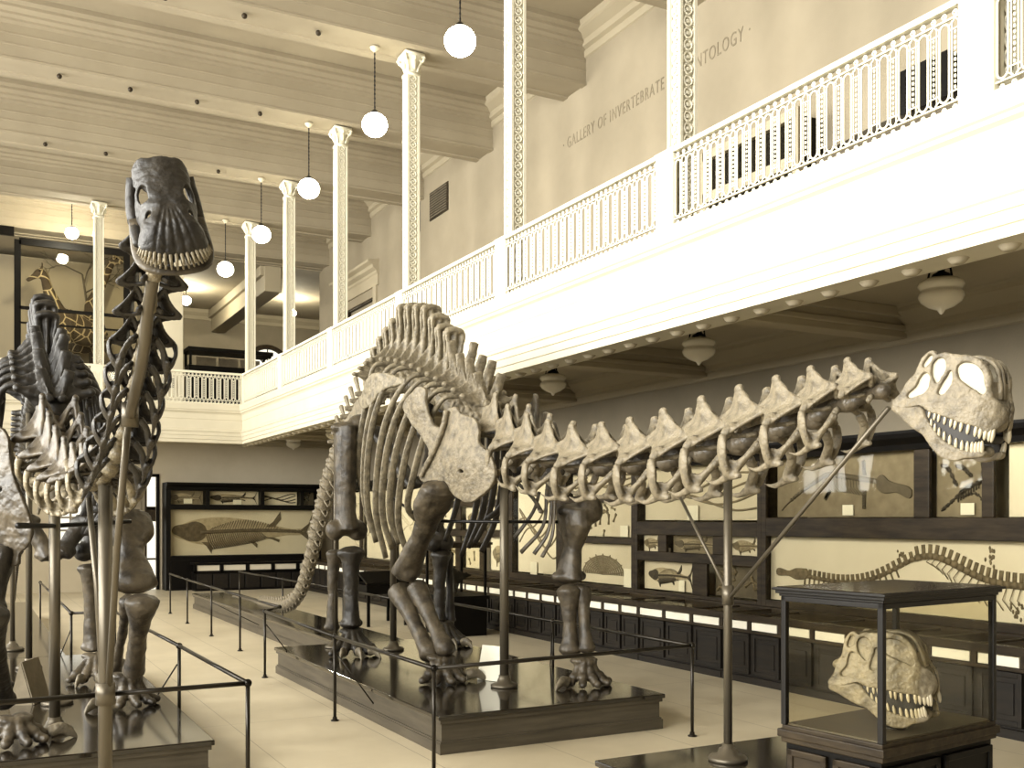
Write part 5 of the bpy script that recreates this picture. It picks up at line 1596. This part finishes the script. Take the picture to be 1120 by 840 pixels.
MB().tube([(pm.x, pm.y, TZ + .01), (pm.x, pm.y, pm.z + .1)], .02, 10).lathe([(.09, 0), (.09, .012), (.03, .03)], (pm.x, pm.y, TZ + .01), 16).build('skull_stand', M_DARKIRON, sk2, True)

# ------------------------------------------------------------------ the dark skeleton with its head raised
DX = .8
dp = thing('mounted_sauropod_skeleton', 'tall mounted dark skeleton facing the camera with its long neck and head raised', 'skeleton', (DX, 13, ZP))
dsp = [(.89, 5.62, 3.92), (.91, 5.95, 3.72), (.93, 6.4, 3.52), (.95, 6.9, 3.30), (.96, 7.4, 3.08), (.96, 8.0, 2.86), (.94, 8.7, 2.73), (.88, 9.5, 2.73), (.82, 10.3, 2.92), (.78, 11.0, 3.22), (.77, 11.8, 3.58), (.78, 12.7, 3.88), (DX, 13.6, 4.02),
       (DX, 14.4, 3.98), (DX, 15.2, 3.85), (DX, 16.2, 3.6), (DX, 17.6, 3.2), (DX, 19.0, 2.65), (DX, 20.3, 1.9), (DX, 21.4, 1.15), (DX, 22.4, .7), (DX, 24, .5), (DX, 26.5, .46)]
DP = Path(dsp)
cvd = with_mat(cv_me, M_BONE_K); crd = {s: with_mat(cr_me[s], M_BONE_D) for s in (-1, 1)}
cbd = with_mat(cb_me, M_RIB)
cvl = with_mat(cv_me, M_BONE_B); crl = {s: with_mat(cr_me[s], M_RIB) for s in (-1, 1)}
d = .03
i = 0
while True:
    t = i / 15
    adv = .27 + .17 * min(1, t * 1.15)
    p, f = DP.at(d + adv / 2)
    if p.y > 11.0: break
    w = .42 + .50 * max(0, t - .35) / .65
    me, cr = (cvd, crd) if i < 9 else (cvl, crl)
    o = inst('neck_vertebra', me, frame(p, -f, (w * 1.1, adv / .5 * 1.3, w * 1.05)), dp)
    sub_inst('centrum', cbd, o)
    if i > 0:
        if i > 2:
            for s in (-1, 1): sub_inst('neck_rib', cr[s], o)
    d += adv; i += 1
dd = []
n_ = 10
dh = next(k * .02 for k in range(900) if DP.at(k * .02)[0].y > 14.3)
step = (dh - d) / n_
dpro = {}
for i in range(n_):
    p, f = DP.at(d + step / 2)
    t = i / (n_ - 1)
    h = .35 + .42 * min(1, t * 1.3)
    key = (round(h, 1), i < 4)
    if key not in dpro: dpro[key] = with_mat(dorsal(key[0], -.03, .14 if i < 4 else 0, .34), M_BONE_K)
    inst('trunk_vertebra', dpro[key], frame(p, (-f).lerp(V((0, -1, 0)), .5), (1.0, step / .32, 1.0)), dp)
    dd.append(p); d += step
for i in range(4):
    p, f = DP.at(d + .12)
    inst('sacral_vertebra', with_mat(sac, M_BONE_K), frame(p, -f, (1, .85, 1 - .08 * i)), dp); d += .24
cd = [with_mat(c, M_BONE_D) for c in ca[:3]] + [with_mat(ca[3], M_BONE_B)]
i = 0
while d < DP.L[-1] - .1 and i < 58:
    s = max(.2, .95 - .017 * i); adv = .24 * s + .012
    p, f = DP.at(d + adv / 2)
    k = 0 if i < 8 else 1 if i < 18 else 2 if i < 34 else 3
    q = (1, 1, .9, .6)[k]
    inst('tail_vertebra', cd[k], frame(p, -f, (s * q, s * .95, s * q)), dp)
    d += adv; i += 1
for i, p in enumerate(dd):
    t = i / (n_ - 1)
    for s in (1, -1):
        if i == 0: continue
        rib_bone(dp, p, s, M_BONE_K, [2.6, 2.5, 2.3, 2.25, 2.2, 2.2, 2.3, 2.5, 2.7, 2.9][i], .55, .5 + .14 * math.sin(PI * min(1, .2 + t)))
# girdles
RC = [(-34, 462), (-20, 458), (0, 468), (7, 474), (11, 492), (14, 510), (20, 528), (27, 545), (34, 568), (35, 588), (30, 598), (22, 606), (18, 618), (8, 612), (-8, 604), (-22, 590), (-38, 560), (-44, 500)]
HO = [(6 + 3.2 * math.cos(2 * PI * i / 8), 536 + 3.4 * math.sin(2 * PI * i / 8)) for i in range(8)]
me = plate([RC, HO], lambda x, y: onL(x, y, (.12, 11.0), (.5, 10.5)), V((-.5, -.9, 0)), .05, 'shoulder_blade', .9, lambda x, y: .08 * math.exp(-((x - 5) / 26) ** 2 - ((y - 550) / 40) ** 2), .04)
obj('shoulder_blade', me, dp, M_BONE_B)
LC = [(108, 488), (118, 484), (130, 500), (138, 512), (146, 540), (145, 554), (134, 557), (126, 551), (116, 556), (106, 548), (102, 525)]
me = plate([LC], lambda x, y: onL(x, y, (1.2, 10.75), (1.65, 11.5)), V((.5, -.9, 0)), .05, 'shoulder_blade', 1.3, lambda x, y: .06 * math.exp(-((x - 124) / 18) ** 2), .04)
obj('shoulder_blade', me, dp, M_BONE_K)
# near fore leg
XL = 1.5
g = X_(138, 566, XL); e = X_(148, 640, XL)
limb(dp, 'upper_arm_bone', g, e, [(.26, .16), (.27, .15), (.16, .12), (.12, .11), (.19, .13), (.23, .15)], M_BONE_B, [], [g.lerp(e, .25), g.lerp(e, .42), g.lerp(e, .56), g.lerp(e, .82)])
a = X_(156, 657, XL); b_ = X_(146, 735, XL)
limb(dp, 'forearm_bone', a, b_, [(.17, .12), .11, .09, .10, .12], M_BONE_B, [], [a.lerp(b_, .25), a.lerp(b_, .55), a.lerp(b_, .85)])
a = X_(140, 657, XL); b_ = X_(126, 735, XL)
limb(dp, 'forearm_bone', a, b_, [.10, .06, .05, .065, .09], M_BONE_B, [], [a.lerp(b_, .25), a.lerp(b_, .55), a.lerp(b_, .85)])
w = X_(138, 742, XL)
foot(dp, (w.x, w.y - .02, ZP, -1), PI + .25, .72, 1.2, M_BONE_B, 'fore', 'fore_foot')
# other fore leg at the frame edge
g = X_(4, 600, .3); e = X_(-14, 668, .16)
limb(dp, 'upper_arm_bone', g, e, [(.2, .13), (.18, .13), .11, .12, (.18, .13)], M_BONE_D, [], [g.lerp(e, .3), g.lerp(e, .55), g.lerp(e, .8)])
a = X_(-8, 672, .18); b_ = X_(4, 766, .30)
limb(dp, 'forearm_bone', a, b_, [.13, .08, .07, .085, .12], M_BONE_D, [], [a.lerp(b_, .25), a.lerp(b_, .55), a.lerp(b_, .85)])
w = X_(12, 770, .34)
foot(dp, (w.x + .02, w.y - .02, ZP, 1), PI + .35, .62, 1.15, M_BONE_B, 'fore', 'fore_foot')
# hips and hind legs
for s in (-1, 1):
    me = plate([IL], lambda x, y: onL(x, y, (5.22, 13.2), (5.05, 15.4)), (-1, -.1, 0), .05, 'hip_blade', 1.0, None, .04)
    for v in me.vertices:
        q = v.co - V((5.15, 14.4, 4.25))
        v.co = V((DX + s * (.55 - q.x), 14.4 + q.y, 3.75 + q.z))
    if s > 0:
        bm = bmesh.new(); bm.from_mesh(me); bmesh.ops.reverse_faces(bm, faces=bm.faces); bm.to_mesh(me); bm.free()
    obj('hip_blade', me, dp, M_BONE_K)
for (x0, y0, x1, y1) in ((27, 566, 55, 610), (93, 568, 66, 606)):
    a = onY(x0, y0, 13.5); b_ = onY(x1, y1, 13.4)
    limb(dp, 'pubis', a, b_, [(.17, .1), .1, .1, (.18, .12)], M_BONE_B if x0 < 50 else M_BONE_D, [], [a.lerp(b_, .35), a.lerp(b_, .7)])
for s, xx, mm in ((1, 1.38, M_BONE_B), (-1, .12, M_BONE_D)):
    g = V((xx, 14.2, 3.5)); e = V((xx - .02, 13.75, 1.98))
    limb(dp, 'thigh_bone', g, e, [(.15, .12), (.15, .12), .115, .11, (.13, .11), (.19, .14)], M_BONE_D, [(e + V((.08, -.05, 0)), .13), (e + V((-.08, -.05, 0)), .13)], [g.lerp(e, .2), g.lerp(e, .45), g.lerp(e, .65), g.lerp(e, .85)])
    a = V((xx - .04, 13.7, 1.8)); b_ = V((xx, 13.75, .76))
    limb(dp, 'shin_bone', a, b_, [(.17, .13), .1, .085, .1, (.16, .11)], mm, [], [a.lerp(b_, .2), a.lerp(b_, .5), a.lerp(b_, .8)])
    a = V((xx + s * .14, 13.8, 1.8)); b_ = V((xx + s * .15, 13.85, .76))
    limb(dp, 'shin_bone', a, b_, [.1, .06, .055, .065, .09], mm, [], [a.lerp(b_, .2), a.lerp(b_, .5), a.lerp(b_, .8)])
    foot(dp, (xx + .02, 13.6, ZP, s), PI + .1, .70, 1.15, mm, 'hind', 'hind_foot')
# head: long low skull with a row of peg teeth
def dmap(u, v, w):
    t = max(-1.15, min(1.15, u / .19)); a = abs(t)
    W = 1.0 - .10 * math.exp(-((v - .42) / .10) ** 2) + .10 * max(0, (v - .45) / .25)
    lat = math.copysign(.172 * (a - .16 * a ** 4), t) * W
    drop = .16 * a ** 3.2 * (1 - .45 * max(0, min(1, (v - .45) / .2))) + .12 * max(0, (v - .52) / .18) ** 2
    return V((lat + math.copysign(w * a * .6, t), v, w - drop))
half_o = [(.0, -.01), (.06, .0), (.11, -.015), (.155, .02), (.165, .09), (.15, .16), (.175, .24), (.20, .33), (.19, .42), (.185, .50), (.20, .58), (.185, .655), (.12, .69), (.0, .705)]
OUTD = half_o + [(-u, v) for u, v in half_o[-2:0:-1]]
def el(cu, cv, a, b_, n=10): return [(cu + a * math.cos(2 * PI * i / n), cv + b_ * math.sin(2 * PI * i / n)) for i in range(n)]
loops = [OUTD]
for s in (-1, 1):
    loops += [el(s * .128, .275, .040, .082), el(s * .125, .455, .026, .038), el(s * .023, .12, .010, .026), el(s * .16, .52, .012, .016)]
me = flat_shape(loops, .03, .008)
me = modified(me, [('REMESH', dict(mode='VOXEL', voxel_size=.007)), ('SMOOTH', dict(factor=.5, iterations=2))])
def grooves(p):
    g = 0
    if p.y > .38:
        k = (p.y - .38) / .3
        for j in (-2, -1, 0, 1, 2):
            c = j * (.012 + .035 * k)
            g -= .010 * math.exp(-((p.x - c) / .007) ** 2) * min(1, k * 3)
    g += .02 * math.exp(-(p.x / .05) ** 2) * math.exp(-((p.y - .12) / .1) ** 2)
    return g
hb = me_to_mb(me, lambda p: dmap(p.x, p.y, p.z + (grooves(p) if p.z > 0 else 0)))
hb.ball((0, .06, -.13), (.12, .1, .11), 12, 8)
for s in (-1, 1):
    hb.tube([(s * .14, .03, -.13), (s * .165, .16, -.24), (s * .165, .3, -.27)], [.035, .03, .035], 8, sm=3)
    hb.tube([(s * .165, .3, -.27), (s * .17, .45, -.22), (s * .175, .56, -.19)], [.03, .028, .02], 8, sm=3)
DSK = finish(hb, 'skull', .014, M_BONE_K)
P0 = V((0, 0, EYE)) + ray(174, 175) * 5.15; P1 = V((0, 0, EYE)) + ray(192, 263) * 4.93
f_ = (P1 - P0).normalized()
sc = (P1 - P0).length / .70
r_ = f_.cross(V((-.15, -1, .25))).normalized()
u_ = r_.cross(f_).normalized()
if u_.y > 0: r_, u_ = -r_, -u_
Md = Matrix.Translation(P0) @ (Matrix((r_, f_, u_)).transposed() @ Matrix.Diagonal((sc * 1.24, sc, sc * .95))).to_4x4()
dh_ = inst('skull', DSK, Md, dp)
jb = MB().tube([(-.165, .3, -.24), (-.17, .46, -.24), (-.172, .6, -.24), (-.135, .715, -.235), (0, .755, -.23), (.135, .715, -.235), (.172, .6, -.24), (.17, .46, -.24), (.165, .3, -.24)], [(.03, .018), (.034, .02), (.034, .02), (.034, .022), (.034, .022), (.034, .022), (.034, .02), (.034, .02), (.03, .018)], 10, up=(0, 0, 1), sm=4)
me = jb.to_mesh('lower_jaw', True); me.materials.append(M_BONE_B); sub_inst('lower_jaw', me, dh_)
pt = MB().tube([(0, -.025, .01), (0, .03, -.005), (0, .085, -.03)], [.0085, .0095, .006], 8).to_mesh('tooth', True); pt.materials.append(M_RIB)
for i in range(19):
    a = (i - 9) / 9
    u = .168 * math.sin(a * 1.42); v = .585 + .105 * math.cos(a * 1.42)
    p = dmap(u * 1.02, v, 0)
    inst_local('tooth', pt, Matrix.Translation((p.x, p.y, p.z - .015)) @ Matrix.Rotation(-a * .5, 4, 'Z'), dh_)
    inst_local('tooth', pt, Matrix.Translation((p.x * .98, p.y + .03, p.z - .06)) @ Matrix.Rotation(-a * .5, 4, 'Z') @ Matrix.Diagonal((.85, .7, .8, 1)), dh_)
# steel mount
mp = flange_post(dp, (.96, 8.62, 0), 2.66, .055, name='neck_post')
MB().tube([(.96, 8.62, .93), (.96, 8.62, 1.1)], .075, 14).build('post_collar', M_STEEL, mp, True)
MB().tube([(.98, 8.6, 1.02), onX(128, 600, .99), onX(141, 450, .965)], .026, 10).build('post_brace', M_STEEL, mp, True)
MB().tube([(.94, 8.6, 1.02), onX(106, 640, .90), onX(97, 545, .86)], .024, 10).build('post_brace', M_STEEL, mp, True)
rod = [onX(140, 452, .955), onX(143, 435, .95), onX(150, 405, .94), onX(155, 375, .93), onX(158, 345, .92), onX(164, 300, .90)]
MB().tube([p + V((0, -.10, -.04)) for p in rod], .036, 12, sm=4).build('neck_rod', M_STEEL, dp, True)
MB().tube([rod[0] + V((0, -.1, -.1)), rod[0] + V((0, -.1, .06))], .055, 12).build('rod_collar', M_STEEL, dp, True)
flange_post(dp, (.72, 10.45, ZP), 2.85, .05)
flange_post(dp, (.72, 15.0, ZP), 3.8, .042)
flange_post(dp, (.6, 17.2, ZP), 3.2, .035)
flange_post(dp, (.85, 12.0, ZP), 3.4, .025)
MB().tube([X_(20, 575, .3), (.72, 10.5, 2.33), (1.45, 10.9, 2.37)], .022, 8).build('shoulder_rod', M_DARKIRON, dp, True)
for (x0, y0, x1, y1) in ((60, 500, 72, 555), (74, 505, 80, 560), (50, 505, 42, 560)):
    me = MB().tube([onX(x0, y0, .75), onX((x0 + x1) / 2 + 3, (y0 + y1) / 2, .74), onX(x1, y1, .72)], [(.035, .02)] * 3, 8, sm=4).to_mesh('breast_rib', True)
    obj('breast_rib', me, dp, M_BONE)
label_stand((.60, 12.3, ZP), 1.15, .45, .46, 'pale wedge shaped label stand on the platform under the dark skeleton', M_SLATE)

# ------------------------------------------------------------------ light
w = bpy.data.worlds.new('world'); SC.world = w; w.use_nodes = True
w.node_tree.nodes['Background'].inputs[0].default_value = lin((255, 246, 225))
w.node_tree.nodes['Background'].inputs[1].default_value = 0.4
for k, (y0, y1) in enumerate(wins):
    l = bpy.data.lights.new('window_daylight', 'AREA'); l.shape = 'RECTANGLE'
    l.size = 7.8; l.size_y = y1 - y0 - .2
    l.energy = (2550, 2550, 2400, 2050, 1800, 1350)[k]; l.color = (1.0, .985, .925); l.spread = math.radians(150)
    o = bpy.data.objects.new('window_daylight', l); COL.objects.link(o)
    o.location = (-9.35, (y0 + y1) / 2, 7.4)
    o.rotation_euler = (0, -PI / 2, 0)
SC.view_settings.view_transform = 'Standard'
SC.view_settings.look = 'None'
SC.view_settings.exposure = 0.0
SC.view_settings.gamma = 1.0
SC.view_settings.use_curve_mapping = False
SC.cycles.use_denoising = True
SC.cycles.max_bounces = 6
SC.cycles.diffuse_bounces = 2
SC.cycles.glossy_bounces = 3
SC.cycles.transparent_max_bounces = 12
SC.cycles.sample_clamp_indirect = 6.0
